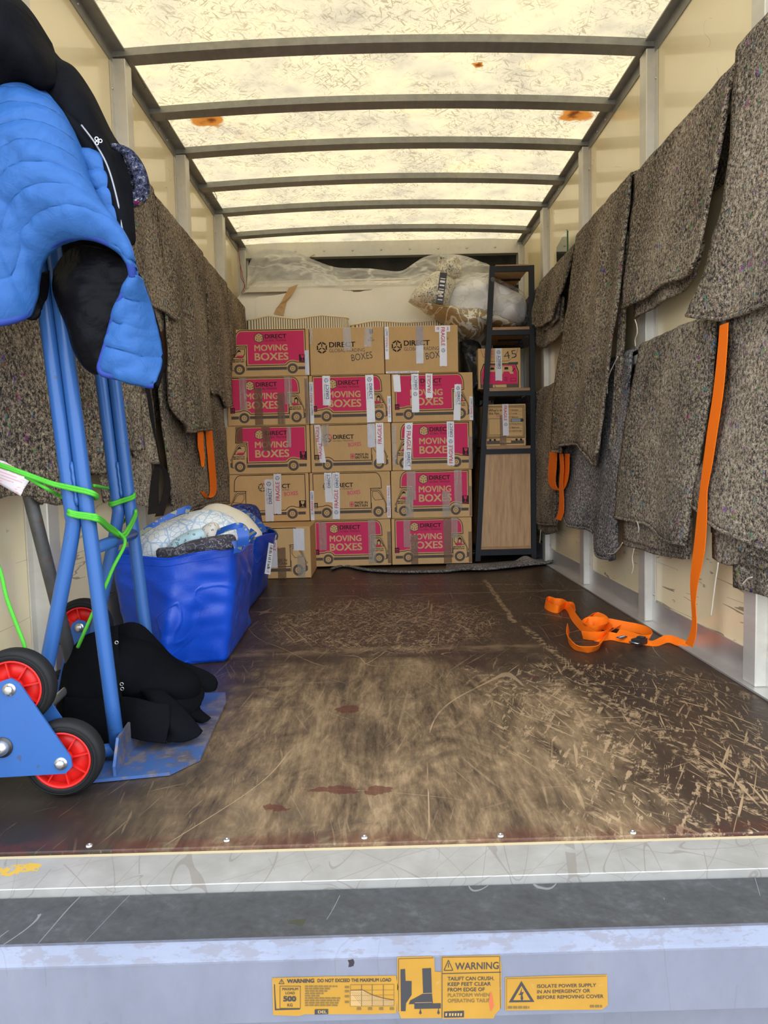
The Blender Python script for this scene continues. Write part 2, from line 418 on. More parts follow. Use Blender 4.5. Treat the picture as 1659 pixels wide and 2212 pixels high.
def mat_floor():
    g = G('worn_plywood_floor'); x, y, z = g.xyz()
    big = g.noise(1.7, 5, .62); grain = g.noise(24, 5, .7, v=g.map((1, .10, 1))); gr2 = g.noise(5.2, 5, .62, v=g.map((1, .35, 1)), dist=2.6)
    blot = g.noise(6, 5, .65); fine = g.noise(90, 4, .7, v=g.map((1, .22, 1)))
    bump1 = lambda t, c, w: (1.0-((t-c)*(1.0/w)).abs()).max(0.0)
    # traffic has worn the brown film off the middle, in a lane towards the front right and in a patch before the boxes
    wear = bump1(x, -.10, .85)*y.step(1.55, .75)*.42 + big*.62 + (blot-.5)*.42 + bump1(x-(y-.2)*.10, .40, .16)*y.step(1.5, .9)*.12 - bump1(x, .95, .55)*.22 - bump1(x, -1.0, .55)*.2
    wm = wear.step(.36, .58)
    patch = bump1(y, 1.75, .62)*bump1(x, -.08, .62)
    lane = bump1(x-(y-.3)*-.12, .62, .55)*y.step(1.35, .75)
    film = g.ramp(grain*.5+big*.5, [(.3, (.024, .016, .012)), (.55, (.050, .031, .020)), (.75, (.080, .048, .029))])
    wood = g.ramp(gr2*.45+grain*.30+fine*.25, [(.39, (.045, .030, .018)), (.47, (.120, .079, .042)), (.54, (.200, .134, .070)), (.62, (.31, .212, .116))])
    col = g.mix(wm*.9, film, wood)
    dirt = (g.noise(3.4, 6, .7, dist=.8)+(fine-.5)*.25).step(.53, .66); col = g.mix(dirt*.6, col, (.034, .026, .020))
    dark_left = bump1(x, -.85, .55)*y.step(.75, .15); col = g.mix((dark_left*2.2*blot).min(.85), col, (.016, .013, .011))  # floor colour darkens in blotches towards the near left corner
    sc = None
    for k_, (r, s_, an, th, mk) in enumerate(((.10, 60, .035, .66, .45), (-.35, 70, .030, .665, .47), (.55, 64, .030, .665, .48), (-.8, 75, .035, .67, .50), (1.1, 70, .03, .67, .52), (1.55, 60, .02, .68, .52), (.25, 110, .05, .65, .44), (-.15, 130, .06, .65, .46))):
        v = g.map((1, an, 1), rot=(0, 0, r), loc=(r*3, k_*1.7, 0))
        q = g.noise(s_, 2, .5, v=v, dist=.25).step(th, th+.03)*g.noise(3.0, 3, .6, v=g.map((1, .7, 1), loc=(r*7, k_, 2))).step(mk, mk+.10); sc = q if sc is None else sc.max(q)
    arcs = None
    for k_, (s_, th, mk) in enumerate(((1.0, .0005, .52), (1.4, .0006, .55), (1.9, .0007, .56))):
        q = (g.noise(s_, 1, .4, v=g.map((1, .35, 1), rot=(0, 0, k_*.9), loc=(k_, 3, 0)))-.5).abs().lt(th)*g.noise(4.0, 2, .5, v=g.map(loc=(5, k_, 1))).step(mk-.05, mk+.03); arcs = q if arcs is None else arcs.max(q)
    chips = (g.noise(58, 4, .7, v=g.map((1, .14, 1), rot=(0, 0, .42))).step(.55, .59)).max(g.noise(64, 4, .7, v=g.map((1, .10, 1), rot=(0, 0, -.5))).step(.57, .61))*g.noise(26, 4, .7).step(.42, .54)
    web = None
    for k_ in range(4):
        q = (g.noise(9+3*k_, 2.5, .55, v=g.map((1, .6, 1), rot=(0, 0, k_*.8), loc=(k_*2, 0, 0)))-.5).abs().lt(.0062); web = q if web is None else web.max(q)
    area = (lane*1.5+(blot-.5)*1.4).step(.30, .75); area2 = (patch*2.3+(blot-.5)*1.2).step(.22, .7)
    m_ = (sc*(.30+area*.7+area2*.5)).max(arcs*.8).max(chips*area*.95).max(web*area2*g.noise(40, 3, .7).step(.42, .55)*.9).max(chips*area2*.8)
    keep = 1.0-(bump1(x, -.9, .5)*.8)
    col = g.mix(m_*keep*.86, col, (.34, .232, .128))
    nx_ = (g.noise(14, 4, .65)-.5); ny_ = (g.noise(14, 4, .65, v=g.map(loc=(3, 7, 1)))-.5)
    red = None
    for (a, b, rx, ry) in ((752, 1533, .034, .030), (715, 1706, .050, .014), (822, 1708, .026, .022), (590, 1745, .02, .012), (1150, 1462, .02, .012)):
        p = at(a, b, Z=0); d = ((x-p.x+nx_*.11)*(1/rx)).sq()+((y-p.y+ny_*.07)*(1/ry)).sq(); q = d.step(1.25, .85); red = q if red is None else red.max(q)
    def scrape(a, b, w, mk):
        p, q = at(*a, Z=0), at(*b, Z=0); dx, dy = q.x-p.x, q.y-p.y; L = math.hypot(dx, dy)
        t_ = ((x-p.x)*(dx/L)+(y-p.y)*(dy/L)); o_ = ((x-p.x)*(dy/L)-(y-p.y)*(dx/L)+nx_*.05).abs()
        return o_.step(w, w*.3)*t_.gt(0.0)*t_.lt(L)*(g.noise(45, 4, .7).step(mk, mk+.1))
    scr = None
    for s__ in (((1047, 1252), (1112, 1345), .016, .42), ((1130, 1352), (1395, 1580), .022, .47), ((1190, 1470), (1560, 1830), .030, .50), ((1320, 1510), (1659, 1760), .030, .50), ((600, 1262), (1180, 1262), .010, .45), ((1000, 1440), (1240, 1530), .03, .5)):
        q = scrape(*s__); scr = q if scr is None else scr.max(q)
    col = g.mix(scr*.72, col, (.33, .225, .125))
    edge = y.step(.055, .012)*g.noise(9, 4, .7).step(.43, .53)
    col = g.mix(red.max(edge*.75)*.72, col, (.070, .017, .012))
    j = None
    for yy in (1.21, 2.45):
        q = (y-yy-(fine-.5)*.003).abs().lt(.0026); j = q if j is None else j.max(q)
    col = g.mix(j*.75, col, (.02, .015, .012))
    wl = (y-1.30-(blot-.5)*.05).abs().step(.075, .0)*g.noise(14, 4, .65, v=g.map((.5, 1, 1))).step(.38, .60)*x.step(.6, .4)
    wl2 = (y-2.35-(blot-.5)*.02).abs().step(.012, .0)*g.noise(10, 3).step(.4, .5)
    col = g.mix((wl*.5).max(wl2*.6), col, (.27, .185, .10))
    n = g.bump(grain*.4+m_*-.5+fine*.3+wm*-.2, .35, .004)
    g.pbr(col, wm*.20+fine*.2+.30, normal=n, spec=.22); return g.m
M_WALL, M_ROOF, M_FLOOR = mat_wall(), mat_roof(), mat_floor()
M_ALU = m_metal('aluminium', (.70, .69, .66), .36, .75, .15)
M_ALUP = m_metal('dull_aluminium_post', (.66, .63, .55), .42, .45, .14)
M_GALV = m_metal('galvanised_steel', (.34, .335, .31), .48, .55, .3, 20)
M_SCREW = flat('screw_steel', (.55, .54, .52), .3, .9)
M_DARKSTEEL = flat('dark_lash_rail', (.20, .195, .18), .45, .5)
def mat_carpet():
    g = G('grey_bulkhead_carpet'); a = g.noise(260, 3, .7); b = g.noise(9, 3)
    col = g.ramp(a*.7+b*.3, [(.35, (.016, .016, .015)), (.6, (.055, .053, .048)), (.75, (.11, .10, .09))]); g.pbr(col, .95, normal=g.bump(a, .6, .004), spec=.1); return g.m
M_CARPET = mat_carpet()
def mat_sill():
    g = G('scuffed_sill'); x, y, z = g.xyz()
    s1 = None
    for r, sc in ((.2, 9), (-.35, 8), (.7, 10), (-1.0, 9), (1.25, 8)):
        q = (g.noise(sc, 1, .5, v=g.map((1, .14, 1), rot=(0, 0, r), loc=(r, 0, 0)))-.5).abs().lt(.0028)*g.noise(5, 3, v=g.map(loc=(r*5, 1, 0))).gt(.44); s1 = q if s1 is None else s1.max(q)
    col = g.ramp(g.noise(14, 4, .6), [(.3, (.26, .247, .215)), (.6, (.32, .305, .27)), (.8, (.37, .355, .32))])
    col = g.mix(s1*.55, col, (.19, .16, .13))
    yc = (g.noise(60, 3, .7, v=g.map((1, 1, 1), rot=(0, 0, .6)))).gt(.47)*((x+.735).abs().lt(.058))*((y+.045-(x+.735)*.15+(g.noise(30)-.5)*.03).abs().lt(.013))
    col = g.mix(yc*.9, col, (.55, .33, .02))
    col = g.mix((y.gt(-.010))*.75, col, (.62, .50, .27))
    g.pbr(col, .45, .25, normal=g.bump(s1*-1.0, .2, .002)); return g.m
def mat_strip():
    g = G('dark_grip_strip'); a = g.noise(16, 5, .7, v=g.map((1, 1.6, 1), rot=(0, 0, .5))); b = g.noise(90, 3, .7)
    l = (g.noise(5, 1.5, v=g.map((1, .25, 1), rot=(0, 0, .3)))-.5).abs().lt(.0012)*g.noise(6).gt(.48)
    col = g.ramp(a*.6+b*.4, [(.35, (.026, .026, .0255)), (.55, (.042, .0425, .0415)), (.72, (.072, .0725, .071))]); col = g.mix(l*.4, col, (.28, .28, .27))
    x, y, z = g.xyz(); bl = ((x+.215+(g.noise(60)-.5)*.03).abs().lt(.011))*((y+.185+(g.noise(50)-.5)*.02).abs().lt(.006)); col = g.mix(bl*.9, col, (.03, .03, .012))
    g.pbr(col, .62, normal=g.bump(b, .2, .002)); return g.m
def mat_bumper():
    g = G('worn_tail_lift_paint'); x, y, z = g.xyz(); a = g.noise(5, 4, v=g.map((1, 1, .4))); b = g.noise(22, 5, .7, v=g.map((1, 1, .5)))
    col = g.ramp(a*.6+b*.4, [(.3, (.115, .128, .165)), (.55, (.150, .163, .205)), (.75, (.182, .193, .228))])
    st = b.step(.62, .68)*z.step(-.02, -.06)*.18+(g.noise(60, 4, .7, v=g.map((.4, 1, 1))).step(.48, .56))*z.step(-.042, -.030)*.55
    col = g.mix(st, col, (.11, .10, .105))
    dr = (g.noise(11, 1.5, v=g.map((1, 1, .12)))-.5).abs().lt(.006)*g.noise(5).gt(.5); col = g.mix(dr*.5, col, (.12, .125, .15))
    blk = ((x+.132+(g.noise(80)-.5)*.012).abs().lt(.004))*((z+.042+(g.noise(70)-.5)*.01).abs().lt(.006)); col = g.mix(blk, col, (.02, .015, .02))
    g.pbr(col, .42, .25); return g.m

# ---------------------------------------------------------------- the setting
mb = MB(); mb.box((-1.06, -.0, -.022), (1.06, BACK, 0), M_FLOOR, .002); fl = struct(mb.build('floor'), 'worn brown plywood van floor')
for i, (a, b) in enumerate(((193, 1827), (490, 1815), (787, 1809), (1081, 1805), (1370, 1803))):
    p = at(a, b, Z=0); p.y = max(p.y, .010); m_ = MB(); m_.lathe(p+Vector((0, 0, -.001)), (0, 0, 1), [(0, .0065), (.0028, .0062), (.004, .0045), (.004, .0022), (.002, .002), (.002, .0001)], M_SCREW, 14, False); m_.build('screw', fl)
for sd, nm in ((-1, 'left'), (1, 'right')):
    WX = WS[sd]
    mb = MB(); mb.box((sd*WX, 0, -.02), (sd*(WX+.03), BACK, ROOF+.02), M_WALL); struct(mb.build('wall_'+nm))
    mb = MB(); mb.box((sd*(WX-.001), .0, .001), (sd*(WX-.006), BACK-.001, .092), M_ALU); mb.box((sd*(WX-.006), .0, .001), (sd*(WX-.055), BACK-.001, .007), M_ALU)
    struct(mb.build('baseboard_'+nm), 'aluminium kick rail along the foot of the wall')
    mb = MB(); mb.box((sd*WX, 0, ROOF-.048), (sd*(WX-.004), BACK, ROOF+.015), M_GALV); mb.box((sd*WX, 0, ROOF-.002), (sd*(.992 if sd > 0 else 1.003), BACK, ROOF+.004), M_GALV)
    for yy in (1.30, 2.20, 2.32, 3.05, 3.17, 3.7): mb.lathe((sd*(WX-.004), yy, ROOF-.022), (-sd, 0, 0), [(0, .006), (.002, .006), (.003, .003), (.003, .0001)], M_SCREW, 10, False)
    struct(mb.build('trim_1' if sd < 0 else 'trim_2'), 'steel roof rail')
    for hz, nm2 in ((1.736, 'upper'), (1.085, 'lower')):
        m2 = MB(); m2.box((sd*(WX-.010), .0, hz-.035), (sd*.978, BACK, hz), M_DARKSTEEL if sd < 0 else M_ALUP, .002); m2.box((sd*(WX-.0), .0, hz-.028), (sd*(WX-.012), BACK, hz-.006), M_ALUP)
        struct(m2.build('trim_%d' % (3+(sd > 0)*2+(hz < 1.2))), nm2+' lashing rail on the '+nm+' wall')
    n_ = 0
    for yy in (-.03, .80, 1.645, 2.50, 3.36, 4.12):
        m2 = MB(); d = WX-(.994 if sd > 0 else 1.003); w = .036
        x0, x1 = sd*(WX-.001), sd*(WX-d)
        m2.box((x0, yy-w, .007), (x1, yy+w, ROOF-.03), M_ALUP, .003)
        m2.box((x0, yy-w-.028, .03), (sd*(WX-.005), yy+w+.028, ROOF-.05), M_ALUP)
        q = struct(m2.build('trim_%d' % (10+n_+(sd > 0)*10)), 'aluminium wall post')
        for zz in (.12, .72, 1.45, 2.12):
            m3 = MB(); m3.lathe((sd*(WX-.004), yy-w-.014, zz), (-sd, 0, 0), [(0, .006), (.003, .006), (.0045, .003), (.0045, .0001)], M_SCREW, 10, False); m3.build('screw', q)
        n_ += 1
WX = 1.06
# roof skin, slightly arched, and its ribs
def arch(x): return ROOF+.034*(1-(x/WX)**2)
mb = MB(); mb.grid(lambda u, v: Vector((lerp(-WX-.03, WX+.03, u), lerp(-.05, BACK+.1, v), arch(lerp(-WX, WX, u))+.012)), 24, 30, M_ROOF); struct(mb.build('ceiling'), 'translucent fibreglass roof with rust stains')
for i, yy in enumerate((.32, .76, 1.20, 1.645, 2.09, 2.505, 2.955, 3.37, 3.83)):
    mb = MB(); n = 24
    for (z0, z1, ya, yb) in ((0.006, -.022, -.030, .030), (-.022, -.026, -.036, .036)):
        vs = []
        for j in range(n+1):
            x = lerp(-WX+.004, WX-.004, j/n); z = arch(x)
            vs += [(x, yy+ya, z+z1), (x, yy+yb, z+z1), (x, yy+yb, z+z0), (x, yy+ya, z+z0)]
        mb.add(vs, [(j*4+k, j*4+(k+1) % 4, j*4+4+(k+1) % 4, j*4+4+k) for j in range(n) for k in range(4)]+[(0, 1, 2, 3), (n*4+3, n*4+2, n*4+1, n*4)], M_GALV)
    struct(mb.build('trim_%d' % (30+i)), 'galvanised roof rib')
mb = MB(); mb.box((-WX, BACK, -.02), (WX, BACK+.03, ROOF+.04), M_CARPET); struct(mb.build('wall_back'), 'dark grey carpeted bulkhead')
mb = MB(); mb.box((-WX+.002, BACK-.001, ROOF-.075), (WX-.002, BACK-.045, ROOF+.03), M_ALUP, .003); mb.box((-WX+.002, BACK-.001, ROOF-.083), (WX-.002, BACK-.062, ROOF-.070), M_ALUP)
h = struct(mb.build('trim_40'), 'aluminium header beam over the bulkhead')
for i in range(9):
    m3 = MB(); m3.lathe((-.85+i*.21, BACK-.045, ROOF-.035), (0, -1, 0), [(0, .008), (.004, .008), (.006, .004), (.006, .0001)], M_SCREW, 10, False); m3.build('screw', h)
for sd in (-1, 1):
    mb = MB(); mb.box((sd*(WX-.002), BACK-.002, .007), (sd*(WX-.068), BACK-.020, ROOF-.085), M_ALUP, .003); q = struct(mb.build('trim_41' if sd < 0 else 'trim_42'), 'aluminium corner post')
    for zz in (2.05, 1.6, 1.0):
        m3 = MB(); m3.lathe((sd*(WX-.04), BACK-.020, zz), (0, -1, 0), [(0, .013), (.002, .013), (.005, .008), (.007, .008), (.007, .0001)], M_SCREW, 12, False); m3.build('bolt', q)
# tail: sill plate, dark strip and the painted tail-lift beam
M_SILL, M_STRIP, M_BUMP = mat_sill(), mat_strip(), mat_bumper()
W2 = 1.15
mb = MB(); mb.box((-W2, -.102, -.030), (W2, -.0005, -.006), M_SILL, .0012); struct(mb.build('trim_50'), 'scuffed pale metal sill plate at the tail')
mb = MB(); mb.box((-W2, -.222, -.05), (W2, -.103, -.020), M_STRIP, .002); struct(mb.build('trim_51'), 'dark grey grip strip behind the sill')
prof = [(-.2225, -.0215), (-.2225, -.0165), (-.229, -.0160), (-.2315, -.0175), (-.2400, -.0235), (-.2440, -.0310), (-.2475, -.0345), (-.2480, -.0370), (-.2480, -.129), (-.2440, -.1325), (-.1700, -.134), (-.1700, -.36), (-.1600, -.36), (-.1600, -.0520), (-.2225, -.0520)]
mb = MB(); n = len(prof); vs = [(-W2, y, z) for y, z in prof]+[(W2, y, z) for y, z in prof]
mb.add(vs, [(i, (i+1) % n, n+(i+1) % n, n+i) for i in range(n)]+[tuple(range(n))[::-1], tuple(range(n, 2*n))], M_BUMP)
struct(mb.build('trim_52'), 'worn grey-blue tail lift beam')
# ---------------------------------------------------------------- removal boxes
def mat_card(name='kraft_cardboard', c=(.62, .395, .180)):
    g = G(name); x, y, z = g.xyz(); a = g.noise(6, 4); b = g.noise(160, 2, .6, v=g.map((1, 1, .15)))
    col = g.ramp(a*.6+b*.4, [(.3, tuple(q*.88 for q in c)), (.6, c), (.8, tuple(q*1.08 for q in c))]); g.pbr(col, .8, normal=g.bump(b, .08, .002), spec=.08); return g.m
M_CARD = mat_card(); M_CARDE = flat('cardboard_edge', (.40, .26, .13), .85)
M_PINK = flat('pink_print', (.64, .036, .125), .6, spec=.15); M_INK = flat('dark_brown_ink', (.030, .020, .014), .6, spec=.15)
M_KRAFTP = flat('bare_kraft_print', (.63, .41, .195), .8, spec=.08); M_INK2 = flat('brown_grey_ink', (.085, .060, .040), .6)
M_RED = flat('red_ink', (.52, .03, .03), .55); M_PINKT = flat('pink_ink', (.62, .07, .13), .6); M_BLUEI = flat('blue_black_ink', (.03, .05, .13), .5)
M_PEN = flat('black_marker', (.01, .01, .012), .5); M_PINKL = flat('pale_pink_tape_print', (.70, .28, .50), .5)
def mat_tape(name, c, alpha, rough, wr, scale=60, aniso=(1, 1, .08)):
    g = G(name); w = g.noise(scale, 3, .6, v=g.map(aniso)); a = g.noise(25, 3)
    g.pbr(c, rough, normal=g.bump(w, wr, .006), alpha=(a*.25+alpha-.12) if alpha < 1 else None, coat=.4, coatr=.1); return g.m
M_TBROWN = mat_tape('brown_parcel_tape', (.20, .115, .06), .62, .22, .35)
M_TCLEAR = mat_tape('wrinkled_clear_tape', (.44, .40, .33), .46, .10, 1.0, 45)
M_TWHITE = mat_tape('white_fragile_tape', (.66, .65, .66), 1, .30, .45, 40, (1, 1, .5))
M_TPALE = mat_tape('pale_clear_tape', (.56, .58, .63), .75, .18, .5)

BW, BH = 785., 460.
def hexlogo(F, cx, cy, r, dark, light, mode=0):
    p = [(cx+r*math.sin(math.pi/3*i), cy+r*math.cos(math.pi/3*i)) for i in range(6)]
    if mode == 0:       # filled cube mark
        F.poly(p[::-1], light, .0002)
        F.line(p, r*.10, dark, .0003, True)
        for i in (0, 2, 4):
            q = p[i]; F.line([(cx+(q[0]-cx)*-.12, cy+(q[1]-cy)*-.12), (cx-(q[0]-cx)*.95, cy-(q[1]-cy)*.95)], r*.07, dark, .0004)
        for i in (0, 2, 4):
            q = p[i]; F.poly([(cx+(q[0]-cx)*.55+r*.11*math.cos(t*1.047), cy+(q[1]-cy)*.55+r*.11*math.sin(t*1.047)) for t in range(6)], dark, .0004)
        F.poly([p[1], p[2], (lerp(p[2][0], cx, .22), lerp(p[2][1], cy, .22)), (lerp(p[1][0], cx, .22), lerp(p[1][1], cy, .22))], M_INK2, .0004)
    else:               # outline cube mark
        for i in range(6):
            a, b = p[i], p[(i+1) % 6]; g0 = .10
            a2 = (lerp(a[0], b[0], g0), lerp(a[1], b[1], g0)); b2 = (lerp(b[0], a[0], g0), lerp(b[1], a[1], g0))
            ins = lambda q: (lerp(q[0], cx, .27), lerp(q[1], cy, .27))
            F.poly([a2, b2, ins(b2), ins(a2)], light if (mode == 2 and i in (0, 1)) else dark, .0003)
        for i in (0, 2, 4):
            q = p[i]; F.line([(cx+(q[0]-cx)*.1, cy+(q[1]-cy)*.1), (cx+(q[0]-cx)*.66, cy+(q[1]-cy)*.66)], r*.17, dark, .0003)
def glass(F, x0, y0, x1, y1, bgm, fg, framed=True):
    w, h = x1-x0, y1-y0; cx = (x0+x1)/2
    if framed: F.poly([(x0, y0), (x1, y0), (x1, y1), (x0, y1)], bgm, .0002)
    pt = lambda a, b: (x0+a*w, y0+b*h)
    F.poly([pt(.27, .95), pt(.26, .70), pt(.36, .56), pt(.5, .51), pt(.64, .56), pt(.74, .70), pt(.73, .95), pt(.60, .95), pt(.52, .80), pt(.47, .95)], fg, .0004)
    F.poly([pt(.47, .52), pt(.53, .52), pt(.53, .27), pt(.47, .27)], fg, .0004); F.poly([pt(.3, .22), pt(.7, .22), pt(.6, .29), pt(.4, .29)], fg, .0004)
    F.text('FRAGILE', x0+.08*w, y0+.02*h, x1-.08*w, y0+.14*h, fg, .01, .0004)
def arrows(F, x0, y0, x1, y1, bgm, fg):
    w, h = x1-x0, y1-y0; pt = lambda a, b: (x0+a*w, y0+b*h)
    F.poly([pt(0, 0), pt(1, 0), pt(1, 1), pt(0, 1)], bgm, .0002)
    for c in (.32, .68):
        F.poly([pt(c-.05, .22), pt(c+.05, .22), pt(c+.05, .6), pt(c-.05, .6)], fg, .0004); F.poly([pt(c-.15, .58), pt(c+.15, .58), pt(c, .84)], fg, .0004)
    F.line([pt(.15, .14), pt(.85, .14)], h*.07, fg, .0004)
def union_flag(F, x0, y0, x1, y1):
    w, h = x1-x0, y1-y0; pt = lambda a, b: (x0+a*w, y0+b*h)
    F.poly([pt(0, 0), pt(1, 0), pt(1, 1), pt(0, 1)], M_INK2, .0002)
    for a in (((0, 0), (1, 1)), ((0, 1), (1, 0))): F.line([pt(*a[0]), pt(*a[1])], h*.22, M_KRAFTP, .0003); F.line([pt(*a[0]), pt(*a[1])], h*.09, M_PINK, .0004)
    F.line([pt(0, .5), pt(1, .5)], h*.30, M_KRAFTP, .0005); F.line([pt(.5, 0), pt(.5, 1)], h*.30, M_KRAFTP, .0005)
    F.line([pt(0, .5), pt(1, .5)], h*.17, M_PINK, .0006); F.line([pt(.5, 0), pt(.5, 1)], h*.17, M_PINK, .0006)
def arc(cx, cy, r, a0, a1, n=8): return [(cx+r*math.cos(math.radians(lerp(a0, a1, i/n))), cy+r*math.sin(math.radians(lerp(a0, a1, i/n)))) for i in range(n+1)]
def van(F, pink, person, flip, tone):
    """the van outline printed on a box, in units of the print (785 x 460, y up, cab at left)"""
    Y = lambda v: BH-v
    body = [(738, Y(22)), (150, Y(22))]+[(150-48*math.sin(math.radians(a)), Y(100-78*math.cos(math.radians(a)))) for a in range(15, 91, 15)]+[(100, Y(148)), (205, Y(148)), (205, Y(340)), (555, Y(340))]+[(x, y) for x, y in arc(625, Y(385), 82, 146, 62, 6)]+[(738, Y(318))]
    if pink: F.poly([body[i] for i in range(len(body))], M_PINK, .0001)
    def grow(c, d):
        n = len(c); o = []
        for i in range(n):
            a, b, e_ = Vector(c[i-1]), Vector(c[i]), Vector(c[(i+1) % n]); d0 = (b-a).normalized(); d1 = (e_-b).normalized(); nn = Vector((-(d0.y+d1.y), d0.x+d1.x))
            nn = nn/nn.length if nn.length > 1e-6 else Vector((-d0.y, d0.x)); o.append(tuple(b-nn*d/max(.5, nn.dot(Vector((-d0.y, d0.x))))))
        return o
    F.line(grow(body, 13), 6.5, M_INK, .0003, True)
    cab = [(205, Y(162)), (118, Y(162)), (98, Y(176)), (48, Y(292)), (42, Y(320)), (42, Y(400))]
    F.line([(192, Y(205)), (192, Y(178)), (122, Y(178)), (104, Y(190)), (54, Y(298)), (50, Y(330)), (50, Y(398)), (66, Y(398))], 5.5, M_INK, .0003)
    F.line(cab, 3.0, M_INK, .0003)
    F.poly([(30, Y(352)), (52, Y(345)), (52, Y(398)), (30, Y(392))], M_INK2, .0003); F.line(arc(43, Y(322), 9, 90, 270, 5), 4, M_INK, .0004)
    win = [(176, Y(192)), (128, Y(192)), (112, Y(204)), (74, Y(268)), (150, Y(276)), (176, Y(238))]
    F.line(win, 5 if pink else 4, M_INK, .0003, True)
    if person:
        F.poly([(92, Y(268)), (104, Y(252)), (160, Y(252)), (162, Y(274))], M_PINK, .0004); F.disc(122, Y(228), 14, M_KRAFTP, .0005, 12)
        if person == 1: F.poly([(105, Y(226)), (106, Y(208)), (120, Y(200)), (136, Y(204)), (139, Y(222)), (130, Y(216)), (112, Y(218))], M_INK, .0006)
        else: F.poly([(102, Y(252)), (104, Y(212)), (120, Y(200)), (138, Y(210)), (142, Y(252)), (134, Y(252)), (133, Y(220)), (111, Y(220)), (110, Y(252))], M_INK, .0006)
        F.line([(160, Y(270)), (170, Y(240))], 7, M_INK2, .0006)
    ch = [(192, Y(398)), (192, Y(366)), (750, Y(366)), (750, Y(398))]; F.poly([(192, Y(398)), (750, Y(398)), (750, Y(370)), (192, Y(370))], M_INK2, .0002)
    F.line([(186, Y(300)), (186, Y(402))], 4, M_INK, .0003)
    for i in range(34): F.line([(200+i*16.2, Y(374)), (200+i*16.2, Y(394))], 3, M_INK, .0003)
    for cx, r in ((121, 56), (625, 54)):
        F.disc(cx, Y(388), r, M_KRAFTP, .0004); F.disc(cx, Y(388), r*.93, M_INK2, .0006); F.disc(cx, Y(388), r*.60, M_INK, .0007); F.disc(cx, Y(388), r*.52, M_KRAFTP, .0008); F.disc(cx, Y(388), r*.26, M_INK, .0009, 14); F.disc(cx, Y(388), r*.19, M_KRAFTP, .0010, 14)
        for i in range(10):
            a = i*.6283; F.disc(cx+r*.39*math.cos(a), Y(388)+r*.39*math.sin(a), r*.05, M_INK, .0009, 6)

def box_print(F, kind):
    """kind: pinkL pinkR plain outL outR (side of the cab)"""
    Y = lambda v: BH-v
    fl = kind.endswith('R')
    FX = Face2D(F.mb, F.o, F.ex, F.ey, F.n, (lambda a, b: ((BW-a)*S[0], b*S[1])) if fl else (lambda a, b: (a*S[0], b*S[1])))
    FT = Face2D(F.mb, F.o, F.ex, F.ey, F.n, lambda a, b: (a*S[0], b*S[1]))
    if kind == 'plain':
        hexlogo(FT, 128, Y(193), 62, M_INK, M_INK, 1)
        FT.text('DIRECT', 205, Y(192), 482, Y(140), M_INK, .035); FT.text('GLOBAL TRADING', 205, Y(240), 580, Y(205), M_INK2, -.002)
        FT.text('BOXES', 436, Y(318), 660, Y(252), M_PEN, -.004, .0004, .12)
        glass(FT, 610, Y(140), 690, Y(14), None, M_INK, False); return
    pk = kind.startswith('pink')
    van(FX, pk, (2 if fl else 1) if pk else 0, fl, 0)
    if pk:
        dx = 0 if not fl else -90
        hexlogo(FT, 315+dx, Y(84), 48, M_INK, M_KRAFTP, 0)
        FT.text('DIRECT', 370+dx, Y(92), 575+dx, Y(50), M_INK, .035); FT.text('GLOBAL TRADING', 370+dx, Y(121), 572+dx, Y(102), M_INK, .002)
        FT.text('MOVING', 268+dx, Y(212), 582+dx, Y(151), M_KRAFTP, .03); FT.text('BOXES', 268+dx, Y(304), 588+dx, Y(230), M_KRAFTP, .03)
        if fl: arrows(FT, 28, Y(342), 72, Y(288), M_INK, M_PINK)
        else: glass(FT, 688, Y(328), 752, Y(252), M_INK, M_PINK)
        x = 60 if not fl else 600
        FT.poly([(x, Y(318)), (x+24, Y(318)), (x+24, Y(288)), (x, Y(288))], M_INK2); FT.line([(x, Y(303)), (x+24, Y(303))], 5, M_KRAFTP, .0002)
        FT.text('MADE IN', x+28, Y(300), x+108, Y(285), M_INK, .03); FT.text('BRITAIN', x+28, Y(319), x+108, Y(304), M_INK, .03)
    elif kind == 'outL':
        hexlogo(FT, 352, Y(128), 46, M_INK2, M_PINKT, 2)
        FT.text('DIRECT', 410, Y(140), 612, Y(98), M_INK, .035); FT.text('GLOBAL TRADING', 410, Y(164), 604, Y(148), M_INK2, 0)
        FT.text('BOXES', 552, Y(212), 682, Y(174), M_PINKT, .02, .0003, .07)
        glass(FT, 690, Y(338), 756, Y(262), M_INK, M_KRAFTP)
    else:
        hexlogo(FT, 170, Y(132), 46, M_INK2, M_PINKT, 2)
        FT.text('DIRECT', 220, Y(144), 424, Y(102), M_INK, .035); FT.text('GLOBAL TRADING', 220, Y(168), 416, Y(152), M_INK2, 0)
        FT.text('BOXES', 366, Y(216), 492, Y(178), M_PINKT, .02, .0003, .07)
        arrows(FT, 36, Y(340), 76, Y(290), M_INK, M_KRAFTP)
        union_flag(FT, 384, Y(336), 428, Y(286)); FT.text('MADE IN', 434, Y(308), 560, Y(284), M_INK, .03); FT.text('BRITAIN', 434, Y(337), 560, Y(313), M_INK, .03)
S = [1, 1]

